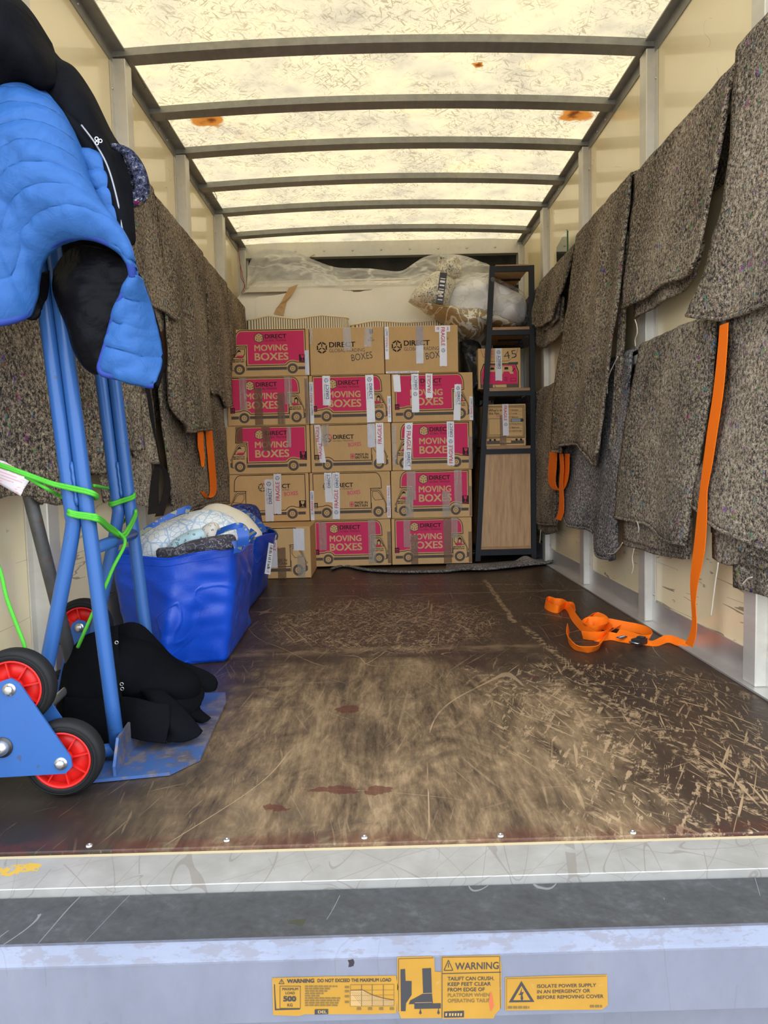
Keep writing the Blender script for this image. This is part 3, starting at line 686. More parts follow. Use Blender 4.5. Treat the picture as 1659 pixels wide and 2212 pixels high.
def tape(parent, F, W, H, u0, v0, u1, v1, kind, slant=0.0, off=0, txt=None):
    """a strip of tape stuck to the front: shares of the face, v from the top"""
    m = {'b': M_TBROWN, 'c': M_TCLEAR, 'w': M_TWHITE, 'p': M_TPALE}[kind]
    x0, x1, y0, y1 = u0*W, u1*W, H-v0*H, H-v1*H
    mb = MB(); L = .0016+.0006*off; n = max(3, int(abs(y1-y0)/.018)); vs = []; horiz = abs(x1-x0) > abs(y1-y0)
    rnd = random.Random(int(u0*9999+v0*77))
    nn = 6; sl = slant*W
    for j in range(n+1):
        t = j/n
        for i in range(nn+1):
            s = i/nn; w = (.0007*rnd.random() if kind in 'cw' else .0003*rnd.random())
            e_ = .0025*rnd.uniform(-1, 1) if j in (0, n) and not horiz else 0
            x = lerp(x0, x1, s)+sl*t; x = min(max(x, .001), W-.001)
            vs.append(F.o+F.ex*x+F.ey*(lerp(y0, y1, t)+e_)+F.n*(L+w))
    mb.add(vs, [(j*(nn+1)+i, (j+1)*(nn+1)+i, (j+1)*(nn+1)+i+1, j*(nn+1)+i+1) for j in range(n) for i in range(nn)], m, True)
    T = Face2D(mb, F.o, F.ex, F.ey, F.n); T.lift = L+.0012
    if txt or kind == 'w':
        wd = abs(x1-x0); ln = abs(y0-y1); seq = txt or rnd.choice([['FRAGILE', 'o', 'DIRECT'], ['o', 'DIRECT', 'FRAGILE'], ['DIRECT', 'FRAGILE', 'o']])
        if horiz:
            c = x0+.01; hh = ln
            for st in seq*3:
                if st == 'o':
                    if c+hh*.6 < x1: hexlogo(T, c+hh*.3, (y0+y1)/2, hh*.28, M_INK, M_INK, 1)
                    c += hh*.75
                else:
                    l2 = hh*2.0
                    if c+l2 > x1: break
                    T.text(st, c, y1+hh*.28, c+l2, y0-hh*.22, M_RED if st[0] == 'F' else M_INK, .02); c += l2+hh*.3
        else:
            c = max(y0, y1)-.010; up = rnd.random() < .5; base = min(y0, y1)+.004
            for st in seq*4:
                tt = (max(y0, y1)-c)/max(ln, 1e-6); xc = (x0+x1)/2+sl*tt
                if st == 'o':
                    if c-wd*.75 < base: break
                    hexlogo(T, xc, c-wd*.36, wd*.30, M_BLUEI, M_BLUEI, 1); c -= wd*.85
                else:
                    l2 = wd*(2.5 if st[0] == 'F' else 1.9)
                    if c-l2 < base: break
                    red = st[0] == 'F'; yc = c-l2/2; hw = wd*(.27 if red else .20); ox = 0 if red else wd*.12
                    T.text(st, xc+ox-l2/2, yc-hw, xc+ox+l2/2, yc+hw, M_RED if red else M_BLUEI, .02, .0002, (1 if up else -1)*(math.pi/2)+slant*.0)
                    if not red: T.text('GLOBAL TRADING', xc-wd*.26-l2/2, yc-wd*.075, xc-wd*.26+l2/2, yc+wd*.075, M_INK2, 0, .0002, (1 if up else -1)*math.pi/2)
                    c -= l2+wd*.25
    ob = mb.build('tape', parent)
    ob['label'] = {'b': 'brown tape strip', 'c': 'crinkled clear tape strip', 'w': 'white FRAGILE tape strip', 'p': 'pale clear tape strip'}[kind]
    return ob

def carton(label, kind, x0, x1, z0, z1, yf, depth, tapes=(), group='stacked moving boxes', flaps=True, front_only=False):
    t = thing('moving_box', label, 'box', ((x0+x1)/2, yf+depth/2, z0), group)
    W, H = x1-x0, z1-z0; mb = MB()
    mb.box((x0, yf, z0), (x1, yf+depth, z1), M_CARD, .003)
    # board edge showing along the top where the flaps fold, and the slot between the flaps
    mb.box((x0+.004, yf+depth/2-.0015, z1-.0005), (x1-.004, yf+depth/2+.0015, z1+.0004), M_CARDE)
    F = Face2D(mb, (x0, yf, z0), (1, 0, 0), (0, 0, 1), (0, -1, 0)); S[0], S[1] = W/BW, H/BH
    if kind: box_print(F, kind)
    mb.build('body', t)
    for i, a in enumerate(tapes): tape(t, F, W, H, *a[:5], slant=a[5] if len(a) > 5 else 0, off=i % 4, txt=a[6] if len(a) > 6 else None)
    return t
YF = 3.30
ZR = [at(755, y, Y=YF).z for y in (1224.5, 1123, 1019.5, 915, 809.5, 706.5)]
ZR[0] = .012
def X(px_, row=1000): return at(px_, row, Y=YF).x
def put(label, kind, col, row, a, b, tapes, dy=0.0, depth=.34):
    """row counted from the floor, pixel edges a..b read on the photograph give its width"""
    mid = {1: 1172, 2: 1071, 3: 967, 4: 862, 5: 758}[row]
    return carton(label, kind, X(a, mid)+.001, X(b, mid)-.001, ZR[row-1]+.0012, ZR[row]-.0012, YF+dy, depth, tapes)
put('pink van moving box on the top row at the left end, cab facing left', 'pinkL', 0, 5, 488, 668, [(.945, .47, .995, .985, 'p'), (.01, .46, .055, .98, 'b')])
put('plain kraft box in the middle of the top row with BOXES handwritten', 'plain', 1, 5, 669, 830, [(.455, .01, .56, .49, 'c'), (.75, .01, .85, .42, 'c', -.02), (.005, .01, .04, .34, 'c')])
put('plain kraft box at the right end of the top row, handwritten BOXES under white tape', 'plain', 2, 5, 831, 990, [(.0, .01, .055, .70, 'w'), (.43, .01, .53, .42, 'b'), (.425, .42, .525, .80, 'p'), (.745, .01, .845, .87, 'w'), (.69, .012, .895, .14, 'w'), (.01, .955, .46, .995, 'w')])
put('pink van moving box striped with brown tape, left end of the second row down', 'pinkR', 0, 4, 490, 667, [(.155, .01, .245, .68, 'c'), (.335, .22, .435, .99, 'b'), (.615, .34, .705, .99, 'b'), (.71, .01, .80, .57, 'c'), (.955, .05, .995, .98, 'b')])
put('pink van moving box with two upright white tapes, middle of the second row down', 'pinkR', 1, 4, 668, 845, [(.0, .13, .05, .99, 'w'), (.165, .01, .26, .62, 'w', 0, ['o', 'DIRECT']), (.69, .01, .79, .985, 'w', .01, ['o', 'DIRECT', 'FRAGILE']), (.955, .46, .998, .99, 'w')])
put('pink van moving box crossed by four white FRAGILE tapes, right end of second row down', 'pinkR', 2, 4, 846, 1022, [(.02, .02, .105, .37, 'w', .01, ['FRAGILE']), (.245, .01, .335, .80, 'w', 0, ['DIRECT', 'o', 'FRAGILE']), (.42, .01, .505, .51, 'w', 0, ['FRAGILE']), (.775, .24, .86, .99, 'w', -.02), (.955, .50, .998, .99, 'w')])
put('pink van moving box, cab facing left, left end of the middle row', 'pinkL', 0, 3, 489, 670, [(.115, .01, .20, .36, 'b'), (.425, .01, .525, .53, 'b', .012), (.73, .02, .785, .46, 'c', -.01)])
put('outline van box marked MADE IN BRITAIN in the middle of the middle row', 'outR', 1, 3, 671, 845, [(.05, .01, .125, .80, 'w', .06, ['FRAGILE', 'FRAGILE']), (.145, .01, .235, .45, 'c', -.02), (.71, .01, .805, .50, 'p'), (.815, .0, .91, .84, 'w', 0, ['FRAGILE', 'FRAGILE'])])
put('pink van moving box with two long white tapes, right end of the middle row', 'pinkL', 2, 3, 846, 1021, [(.01, .04, .055, .88, 'c'), (.17, .01, .265, .995, 'w', -.035, ['o', 'FRAGILE', 'DIRECT']), (.685, .0, .775, .92, 'w', 0, ['DIRECT', 'o', 'FRAGILE']), (.95, .32, .998, .98, 'b')])
put('outline van box with FRAGILE glass mark behind the blue bags, second row up, left end', 'outL', 0, 2, 486, 668, [(.475, .11, .575, .995, 'w', -.004), (.585, .0, .675, .84, 'w', -.01, ['o', 'FRAGILE', 'DIRECT'])])
put('outline van box marked MADE IN BRITAIN in the middle of the second row up', 'outR', 1, 2, 669, 844, [(.0, .37, .05, .995, 'w'), (.185, .0, .275, .62, 'w', .005, ['DIRECT', 'FRAGILE', 'o']), (.285, .0, .375, .985, 'w', -.01), (.955, .30, .998, .97, 'w')])
put('pink van moving box with crinkled clear tape, right end of the second row up', 'pinkL', 2, 2, 845, 1020, [(.195, .02, .305, .62, 'c'), (.175, .45, .27, .995, 'c'), (.63, .44, .725, .995, 'c'), (.78, .0, .875, .80, 'c'), (.965, .35, .998, .98, 'b')])
put('pink van moving box standing on the floor in the middle of the bottom row', 'pinkR', 1, 1, 673, 845, [(.095, .02, .19, .64, 'c'), (.715, .0, .81, .96, 'c'), (.955, .27, .998, .96, 'b')])
put('pink van moving box standing on the floor beside the shelf', 'pinkR', 2, 1, 846, 1020, [(.15, .02, .235, .62, 'c'), (.235, .35, .325, .99, 'b'), (.645, .03, .745, .98, 'b'), (.745, .0, .825, .45, 'c'), (.955, .31, .998, .98, 'b')])
YL = 2.94; xr = at(671, 1195, Y=YL).x; xl = xr-.49; zt = at(600, 1139, Y=YL).z
carton('outline van box standing forward on the floor behind the blue bags', 'outR', xl, xr, .002, min(zt, ZR[1]-.001), YL, .52, [(.52, .10, .60, .78, 'w', 0, ['FRAGILE', 'FRAGILE']), (.60, .40, .70, .99, 'b'), (.80, .03, .93, .46, 'w', 0, ['FRAGILE']), (.84, .54, .93, .99, 'c')])
# ---------------------------------------------------------------- ladder shelf with two boxes
def mat_wood(name, a, b, c, ax=(9, 9, .9)):
    g = G(name); w = g.noise(6, 5, .6, v=g.map(ax)); f = g.noise(30, 3, .6, v=g.map((ax[0], ax[1], ax[2]*.4)))
    g.pbr(g.ramp(w*.6+f*.4, [(.32, a), (.52, b), (.72, c)]), .5, normal=g.bump(f, .12, .002)); return g.m
M_OAK = mat_wood('oak_veneer', (.31, .175, .075), (.48, .285, .130), (.60, .38, .19))
M_OAKD = mat_wood('oak_board_edge', (.24, .125, .055), (.36, .195, .085), (.45, .26, .12), (1, 9, 9))
M_BLK = flat('black_steel_frame', (.017, .019, .022), .5, .0, spec=.25)
YS0, YS1 = 3.35, 3.88
sT0, sT1 = at(1064, 575, Y=YS0), at(1154, 575, Y=YS0); sB0, sB1 = at(1032, 1216, Y=YS0), at(1149, 1213, Y=YS0)
XR = (sT1.x+sB1.x)/2; zT = at(1110, 573, Y=YS0).z
def XLz(z): return lerp(sB0.x, sT0.x, z/zT)
SH = [at(1100, y, Y=YS0).z for y in (1187, 968, 843, 711, 573)]     # board tops
ZF = .016
t = thing('ladder_shelf', 'black steel ladder shelf with oak boards, seen end-on right of the boxes', 'shelf', ((sB0.x+XR)/2, (YS0+YS1)/2, ZF))
for yy in (YS0, YS1-.026):
    m = MB(); a, b = Vector((XLz(ZF), yy+.013, ZF)), Vector((XLz(zT), yy+.013, zT)); d = b-a; sx_ = Vector((.0165, 0, 0))
    q = [a-sx_, a+sx_, b+sx_, b-sx_]; m.extr([p-Vector((0, .013, 0)) for p in q], (0, .026, 0), M_BLK); m.build('leg', t)
    m = MB(); m.box((XR-.0165, yy, ZF), (XR+.0165, yy+.026, zT), M_BLK, .002); m.build('leg', t)
    for i, z in enumerate(SH):
        m = MB(); m.box((XLz(z)+.01, yy+.001, z-.036), (XR-.012, yy+.025, z-.004 if i else z), M_BLK); m.build('end_bar', t)
for i, z in enumerate(SH[1:]):
    m = MB(); m.box((XLz(z)+.018, YS0+.027, z-.022), (XR-.018, YS1-.027, z), M_OAK); m.box((XLz(z)+.02, YS0-.001, z-.0035), (XR-.018, YS0+.0265, z+.014 if i < 3 else z+.004), M_OAKD); m.build('board', t)
    if i: 
        m = MB(); m.box((XLz(z)+.10, (YS0+YS1)/2-.015, z-.030), (XR-.02, (YS0+YS1)/2+.015, z-.0225), M_BLK); m.build('brace', t)
zc0, zc1 = SH[0], SH[1]-.024
m = MB(); a0, a1 = XLz(zc0)+.018, XLz(zc1)+.018; y0 = YS0+.012
m.extr([(a0, y0, zc0+.002), (XR-.018, y0, zc0+.002), (XR-.018, y0, zc1), (a1, y0, zc1)], (0, YS1-.04-YS0, 0), M_OAK)
m.box((a0, y0-.003, zc0+.002), (XR-.018, y0, zc0+.020), M_OAKD); m.build('cupboard', t)['label'] = 'oak cupboard with plain end panel'
# boxes on the shelf
def end_box(label, x0, x1, z0, z1, kind, tapes):
    t = thing('moving_box', label, 'box', ((x0+x1)/2, YS0+.26, z0), 'boxes on the ladder shelf'); mb = MB(); W, H = x1-x0, z1-z0
    mb.box((x0, YS0+.032, z0), (x1, YS1-.04, z1), M_CARD, .003)
    F = Face2D(mb, (x0, YS0+.032, z0), (1, 0, 0), (0, 0, 1), (0, -1, 0), lambda a, b: (a*W, b*H))
    if kind == 'front':
        F.line([(.06, .985), (.12, .80), (.30, .68), (.70, .68), (.88, .80), (.94, .985)], .008*1/W*.25, M_INK)
        F.text('GETTING', .14, .90, .37, .955, M_PINKT, .01); F.text('BRITAIN', .14, .83, .37, .885, M_PINKT, .01); F.text('MOVING', .14, .76, .37, .815, M_PINKT, .01)
        F.text('45', .60, .74, .90, .93, M_PEN, -.012, .0004, .15)
        F.poly([(.08, .10), (.92, .10), (.92, .40), (.86, .58), (.14, .58), (.08, .40)], M_PINK, .0001); F.poly([(.17, .36), (.83, .36), (.79, .555), (.21, .555)], M_KRAFTP, .0003)
        F.line([(.06, .02), (.06, .42), (.13, .61), (.87, .61), (.94, .42), (.94, .02)], .022, M_INK, .0003); F.line([(.12, .60), (.88, .60)], .016, M_INK, .0004)
        for cx in (.33, .66):
            F.poly([(cx-.09, .36), (cx+.09, .36), (cx+.06, .42), (cx-.06, .42)], M_PINK, .0005); F.disc(cx, .46, .04, M_KRAFTP, .0006, 12); F.poly([(cx-.05, .47), (cx+.05, .47), (cx+.04, .53), (cx-.04, .53)], M_INK, .0007)
        F.line([(.80, .42), (.86, .50)], .02, M_INK, .0006)
        F.poly([(.06, .02), (.94, .02), (.94, .115), (.06, .115)], M_INK2, .0003)
        for i in range(4): F.line([(.40+i*.018, .18), (.40+i*.018, .29)], .006, M_INK, .0004); F.line([(.62+i*.018, .18), (.62+i*.018, .29)], .006, M_INK, .0004)
        for cx in (.18, .82): F.line([(cx-.06, .18), (cx+.06, .18), (cx+.06, .25), (cx-.06, .25)], .008, M_INK, .0004, True)
        F.poly([(.34, .03), (.66, .03), (.66, .10), (.34, .10)], M_KRAFTP, .0005); F.text('L', .38, .045, .42, .085, M_INK, .03, .0007)
        F.poly([(.70, .585), (.93, .585), (.94, .65), (.71, .645)], flat('dark_hand_hole', (.03, .033, .025), .3), .0008)
    else:
        F.line([(.04, .20), (.96, .20), (.96, .95), (.04, .95)], .014, M_INK, .0003, True); F.line([(.07, .23), (.93, .23), (.93, .92), (.07, .92)], .009, M_INK, .0003, True)
        F.text("What's in", .10, .83, .42, .89, M_INK, .02); F.text('this Van...', .10, .755, .40, .815, M_INK, .02); F.text('SO', .28, .70, .38, .745, M_PINKT, .02)
        F.line([(.10, .27), (.42, .27), (.42, .66), (.10, .66)], .007, M_INK, .0003, True)
        for i, s_ in enumerate(('Kitchen', 'Lounge', 'Bedroom', '', 'Dining Room', 'Bathroom', 'Loft/Garage')):
            yy = .835-i*.083
            if s_: F.text(s_, .66, yy, .66+.022*len(s_), yy+.04, M_INK, .015)
            F.line([(.60, yy-.005), (.64, yy-.005), (.64, yy+.035), (.60, yy+.035)], .005, M_INK, .0003, True); F.line([(.66, yy-.012), (.92, yy-.012)], .003, M_INK, .0003)
        F.poly([(.64, .57), (.93, .57), (.95, .61), (.93, .65), (.64, .65)], flat('hand_hole', (.02, .02, .02), .6), .0008); F.poly([(.65, .575), (.87, .575), (.87, .645), (.65, .645)], flat('grey_wrap_in_hole', (.25, .29, .31), .3), .0011)
        F.poly([(.05, .05), (.95, .05), (.95, .13), (.05, .13)], M_INK2, .0003)
        for cx in (.13, .24, .77, .88): F.disc(cx, .15, .03, M_INK, .0005, 10)
        F.poly([(.36, .07), (.64, .07), (.64, .14), (.36, .14)], M_KRAFTP, .0005); F.line([(.36, .07), (.64, .07), (.64, .14), (.36, .14)], .006, M_INK, .0006, True)
    mb.build('body', t); F2 = Face2D(mb, (x0, YS0+.032, z0), (1, 0, 0), (0, 0, 1), (0, -1, 0))
    for i, a in enumerate(tapes): tape(t, F2, W, H, *a[:5], slant=a[5] if len(a) > 5 else 0, off=i % 4, txt=a[6] if len(a) > 6 else None)
yb = YS0+.032
x0, x1 = at(1033, 800, Y=yb).x, at(1125, 800, Y=yb).x; end_box('small end of a pink van box marked 45 on the third shelf board up', x0, x1, SH[2]+.0145, at(1080, 752, Y=yb).z, 'front', [(.40, .0, .56, .80, 'w', 0, ['o', 'DIRECT', 'FRAGILE'])])
x0, x1 = at(1047, 920, Y=yb).x, at(1136, 920, Y=yb).x; end_box("kraft box printed What's in this Van on top of the oak cupboard", x0, x1, SH[1]+.0145, at(1090, 873, Y=yb).z, 'back', [(.37, .26, .52, .98, 'b'), (.43, .0, .575, .75, 'w', .01, ['FRAGILE', 'o', 'DIRECT'])])

# ---------------------------------------------------------------- mattress, cushions and bedding behind the boxes
def mat_cloth(name, c, rough=.9, sc=300, var=.1, sheen=.2, bump=.3, spec=.2):
    g = G(name); a = g.noise(sc, 2, .6); b = g.noise(6, 4)
    g.pbr(g.ramp(a*.4+b*.6, [(.3, tuple(q*(1-var) for q in c)), (.7, tuple(min(1, q*(1+var)) for q in c))]), rough, normal=g.bump(a, bump, .002), sheen=sheen, spec=spec); return g.m
M_MATT = mat_cloth('white_mattress_ticking', (.80, .76, .66), .75, 90, .05)
def mat_film(name, alpha, tint=(.80, .80, .76)):
    g = G(name); w = g.noise(9, 4, .6, dist=1.2); n = g.bump(g.noise(14, 5, .65, dist=1.5), .9, .02)
    fold = (g.noise(5, 3, .5, v=g.map((.5, 1, 1.2)), dist=.8)-.5).abs().step(.05, .0)
    g.pbr(tint, .30, normal=n, alpha=(w*.25+fold*.35+alpha-.12)._m('MINIMUM', .95), spec=.6); return g.m
M_FILM = mat_film('milky_plastic_film', .40, (.86, .85, .80)); M_FILM2 = mat_film('clear_plastic_bag', .12)
YM = 3.84; ym1 = 4.11
xa, xb = at(530, 640, Y=YM).x, at(1062, 640, Y=YM).x; zm = at(790, 604, Y=YM).z
t = thing('mattress', 'white mattress on its edge behind the boxes under loose plastic', 'mattress', ((xa+xb)/2, (YM+ym1)/2, .005))
def rrect(x0, x1, z0, z1, r, n=8):
    o = []
    for cx, cz, a0 in ((x1-r, z1-r, 0), (x0+r, z1-r, 90), (x0+r, z0+r, 180), (x1-r, z0+r, 270)): o += [(x, z) for x, z in arc(cx, cz, r, a0, a0+90, n)]
    return o
m = MB(); rings = [(YM+.03, .0), (YM+.006, -.012), (YM, -.05)]
RR = []
for y, gr in ((YM, -.07), (YM+.006, -.02), (YM+.022, -.002), (YM+.03, .0), (ym1-.03, .0), (ym1-.006, -.02), (ym1, -.07)): RR.append([(x, y, z) for x, z in rrect(xa-gr*-1, xb+gr, .005-gr*.2, zm+gr, .12+gr*.5)])
N = len(RR[0]); vs = [p for r in RR for p in r]; fs = [(j*N+i, j*N+(i+1) % N, (j+1)*N+(i+1) % N, (j+1)*N+i) for j in range(len(RR)-1) for i in range(N)]
fs += [tuple(range(N)), tuple((len(RR)-1)*N+i for i in range(N))[::-1]]; m.add(vs, fs, M_MATT, True)
# wavy quilting across the front face
m.grid(lambda u, v: Vector((lerp(xa+.05, xb-.05, u), YM+.004-.014*(math.sin(math.pi*u)*math.sin(math.pi*v))**.25*(.4+abs(math.sin(3.14*(v*3.0+.10*math.sin(u*17)+.1*n3((u*6, v*3, 1), 1))))), lerp(1.0, zm-.045, v))), 90, 50, M_MATT)
m.build('body', t)
for y in (YM+.02, ym1-.02):
    m = MB(); c = [Vector((x, y, z)) for x, z in rrect(xa-.002, xb+.002, .005, zm+.003, .12)]; c.append(c[0]); m.tube(c, .006, M_MATT, 6); m.build('piping', t)
# loose plastic cover above the mattress
top = [(532, 640), (536, 580), (548, 552), (566, 540), (600, 539), (640, 545), (680, 562), (730, 578), (800, 580), (862, 586), (892, 570), (915, 556), (950, 548), (1000, 552), (1040, 566), (1059, 575), (1062, 610)]
TP = smooth_line([at(a, b, Y=3.93) for a, b in top], 5)
def cover(sgn):
    def P(u, v):
        r = poly_at(TP, u); base = Vector((lerp(xa-.01, xb+.01, u), YM-.012 if sgn < 0 else ym1+.012, zm-.04))
        q = lerp(r, base, v**1.2); h = max(0, r.z-zm)
        w = .035*n3((q.x*3, v*2.2, 1.3+sgn), 1)+.025*n3((q.x*7+v*3, v*5, sgn), 1)+.012*n3((q.x*18, v*9, 3), 1)
        q.y += w*math.sin(math.pi*min(1, v*1.05))*(1.2+2*h); q.z += .02*n3((q.x*9, v*7, 5+sgn), 1)*math.sin(math.pi*v); q.y = min(q.y, BACK-.012)
        return q
    return P
m = MB(); m.grid(cover(-1), 90, 26, M_FILM); m.grid(cover(1), 90, 14, M_FILM)
def fcov(u, v):
    q = Vector((lerp(xa-.012, xb+.012, u), YM-.014, lerp(zm-.04, 1.35, v))); q.y -= .012*abs(n3((q.x*5, q.z*11, 8), 1))+.006*abs(n3((q.x*14, q.z*21, 2), 1)); return q
m.build('plastic_cover', t)['label'] = 'loose milky plastic cover'
m = MB(); pts = [at(a, b, Y=YM-.018) for a, b in ((634, 618), (622, 640), (612, 655), (606, 668), (602, 680))]; m.ribbon(pts, [Vector((.032, -.004, .010))]*2+[Vector((.022, .012, .008)), Vector((.030, .004, -.004)), Vector((.034, .0, -.006))], .002, flat('brown_paper_tape', (.50, .31, .14), .7)); m.build('paper_tape', t)['label'] = 'peeling brown paper tape'
# striped cushions
def mat_stripe():
    g = G('ticking_stripe'); x, y, z = g.xyz(); s_ = ((x*62.0+y*62.0).frac()-.5).abs().lt(.17); g.pbr(g.mix(s_, (.78, .70, .50), (.10, .085, .055)), .85); return g.m
M_STR = mat_stripe(); M_PIPE = mat_cloth('cream_piping', (.78, .68, .46))
for nm, a, b, zt_, lab in ((0, 524, 752, 681, 'striped ticking cushion standing behind the boxes on the left'), (1, 757, 1006, 691, 'striped ticking cushion standing behind the boxes on the right')):
    y0, y1 = 3.665, 3.805; x0, x1 = at(a, 700, Y=y0).x, at(b, 700, Y=y0).x; z1 = at((a+b)/2, zt_, Y=y0).z
    t = thing('striped_cushion', lab, 'cushion', ((x0+x1)/2, (y0+y1)/2, .005), 'striped cushions behind the boxes'); m = MB()
    def Q(u, v, x0=x0, x1=x1, z1=z1, y0=y0, y1=y1, nm=nm):
        a_ = u*2*math.pi; c, s_ = math.cos(a_), math.sin(a_); e = .28
        X_ = (x0+x1)/2+(x1-x0)/2*math.copysign(abs(c)**e, c); Y_ = (y0+y1)/2+(y1-y0)/2*math.copysign(abs(s_)**.75, s_)
        Z_ = lerp(.005, z1-.012, v)+(.014*n3((X_*6, nm, 2), 1) if v > .9 else 0)+(-.018*math.cos((X_-x0)/(x1-x0)*math.pi*4) if v > .95 else 0)*.4; return Vector((X_, Y_, Z_))
    m.grid(Q, 72, 14, M_STR, wrap=True)
    rim = [Q(i/72, 1) for i in range(72)]; c = sum(rim, Vector())/72
    m.add(rim+[lerp(p, c, .5)+Vector((0, 0, .010)) for p in rim]+[c+Vector((0, 0, .012))], [(i, (i+1) % 72, 72+(i+1) % 72, 72+i) for i in range(72)]+[(72+i, 72+(i+1) % 72, 144) for i in range(72)], M_STR, True)
    m.build('cover', t); m = MB(); m.tube(rim+[rim[0]], .0065, M_PIPE, 6, False); m.build('piping', t)
# duvet bag
def mat_leaf():
    g = G('leaf_printed_bag'); w = g.map((1, .4, 1), rot=(0, .6, 0)); v = g.voro(11, w); e = (g.voro(11, w, 'DISTANCE_TO_EDGE', 0)); nz = g.noise(12, 2, dist=1)
    le = ((g.noise(7, 1.5, .5, v=w, dist=1.6)-.5).abs().step(.045, .03)).max((g.noise(10, 1, .5, v=w, dist=2)-.62).abs().step(.04, .025)); g.pbr(g.mix(le, (.40, .28, .13), (.80, .75, .62)), .25, normal=g.bump(g.noise(16, 4, .6, dist=1), .7, .02), coat=.3); return g.m
def mat_print():
    g = G('black_printed_film'); x, y, z = g.xyz(); n = g.noise(32, 3, .6, v=g.map((1.6, 1, .7), rot=(0, .5, 0)), dist=1); k_ = ((n-.52).abs().lt(.02)).max((g.noise(70, 2, v=g.map((.5, 1, 1), rot=(0, .3, 0)))).gt(.62)*g.noise(9).gt(.55))
    g.pbr(g.mix(k_*.85, (.76, .70, .55), (.035, .03, .025)), .28, normal=g.bump(g.noise(16, 4, .6, dist=1), .8, .02)); return g.m
M_LEAF, M_PRN = mat_leaf(), mat_print(); M_DUV = mat_cloth('white_duvet', (.82, .80, .78), .8, 60, .05)
def mat_crumple(name, c, rough=.35, sc=14, st=.9):
    g = G(name); g.pbr(c, rough, normal=g.bump(g.noise(sc, 5, .62, dist=1.4), st, .025), coat=.2); return g.m
M_BRNF = mat_crumple('brown_film', (.33, .235, .12), .22); M_BIN = mat_crumple('black_bin_bag', (.012, .013, .014), .25)
t = thing('duvet_bag', 'white duvet in a leaf-printed plastic bag lying half inside the shelf top', 'bedding bag', at(1000, 705, Y=3.62), None)
m = MB(); pillow(m, [(955, 640), (985, 612), (1020, 600), (1055, 606), (1095, 625), (1125, 640), (1137, 662), (1132, 690), (1110, 703), (1060, 705), (1010, 700), (965, 680)], 3.62, .20, M_DUV, 12, .28, 9, 1.0, 3); m.build('duvet', t)
m = MB(); pillow(m, [(884, 652), (905, 664), (940, 662), (990, 668), (1040, 672), (1100, 696), (1118, 706), (1085, 712), (1050, 712), (1034, 730), (1010, 735), (985, 722), (960, 702), (930, 682)], 3.60, .225, M_LEAF, 10, .2, 8, .8, 5); m.build('printed_bag', t)['label'] = 'brown film with pale leaf print'
m = MB(); pillow(m, [(882, 652), (895, 628), (920, 602), (945, 587), (968, 598), (985, 610), (975, 640), (962, 668), (930, 668), (905, 663)], 3.545, .16, M_PRN, 10, .22, 8, 1.1, 8); m.build('bag_neck', t)
m = MB(); pillow(m, [(943, 590), (944, 566), (950, 552), (962, 562), (985, 557), (996, 572), (998, 592), (985, 602), (965, 606), (950, 600)], 3.56, .09, M_PRN, 10, .5, 14, 1, 11); m.build('bag_knot', t)
m = MB(); q = [at(a, b, Y=3.40) for a, b in ((942, 654), (957, 656), (966, 590), (951, 588))]; m.extr(q, (0, .004, 0), flat('black_label', (.02, .02, .018), .4))
F = Face2D(m, q[0], (q[1]-q[0]).normalized(), (q[3]-q[0]).normalized(), (0, -1, 0)); wl, hl = (q[1]-q[0]).length, (q[3]-q[0]).length
for i in range(7): F.poly([(wl*.15, hl*(.1+i*.115)), (wl*.85, hl*(.1+i*.115)), (wl*.85, hl*(.13+.02*(i % 3)+i*.115)), (wl*.15, hl*(.13+.02*(i % 3)+i*.115))], M_DUV)
m.build('label_strip', t)
m = MB(); pillow(m, [(950, 632), (985, 602), (1025, 592), (1060, 598), (1100, 618), (1130, 634), (1142, 660), (1138, 695), (1112, 708), (1060, 711), (1005, 708), (958, 690)], 3.62, .222, M_FILM2, 12, .35, 11, 1.0, 4); m.build('clear_film', t)
# dark bag in the gap between the boxes and the shelf
t = thing('bin_bag', 'shiny black plastic bag stuffed between the boxes and the shelf', 'bag', at(1010, 800, Y=3.55)); m = MB(); pillow(m, [(992, 738), (1015, 733), (1038, 745), (1040, 800), (1034, 900), (1026, 1000), (1006, 1000), (998, 900), (994, 800)], 3.56, .12, M_BIN, 10, .5, 14, 1, 2); m.build('body', t)

# small mirror standing against the right wall behind the blankets
t = thing('mirror_panel', 'frameless mirror sheet standing behind the far right blanket', 'mirror', (1.0, 2.92, 1.73)); m = MB()
ya, yb_ = at(1226, 520, X=.985).y, at(1203, 530, X=.985).y; zt1, zt2 = at(1226, 494, X=.985).z, at(1203, 527, X=.985).z
m.extr([(.982, ya, 1.70), (.982, yb_, 1.70), (.982, yb_, zt2-.02), (.982, ya+.01, zt1), (.982, ya, zt1-.01)], (.006, 0, 0), flat('mirror_glass', (.30, .32, .29), .03, .9)); m.box((.981, ya-.002, 1.70), (.989, ya, zt1-.01), flat('green_glass_edge', (.02, .12, .05), .2)); m.build('glass', t)
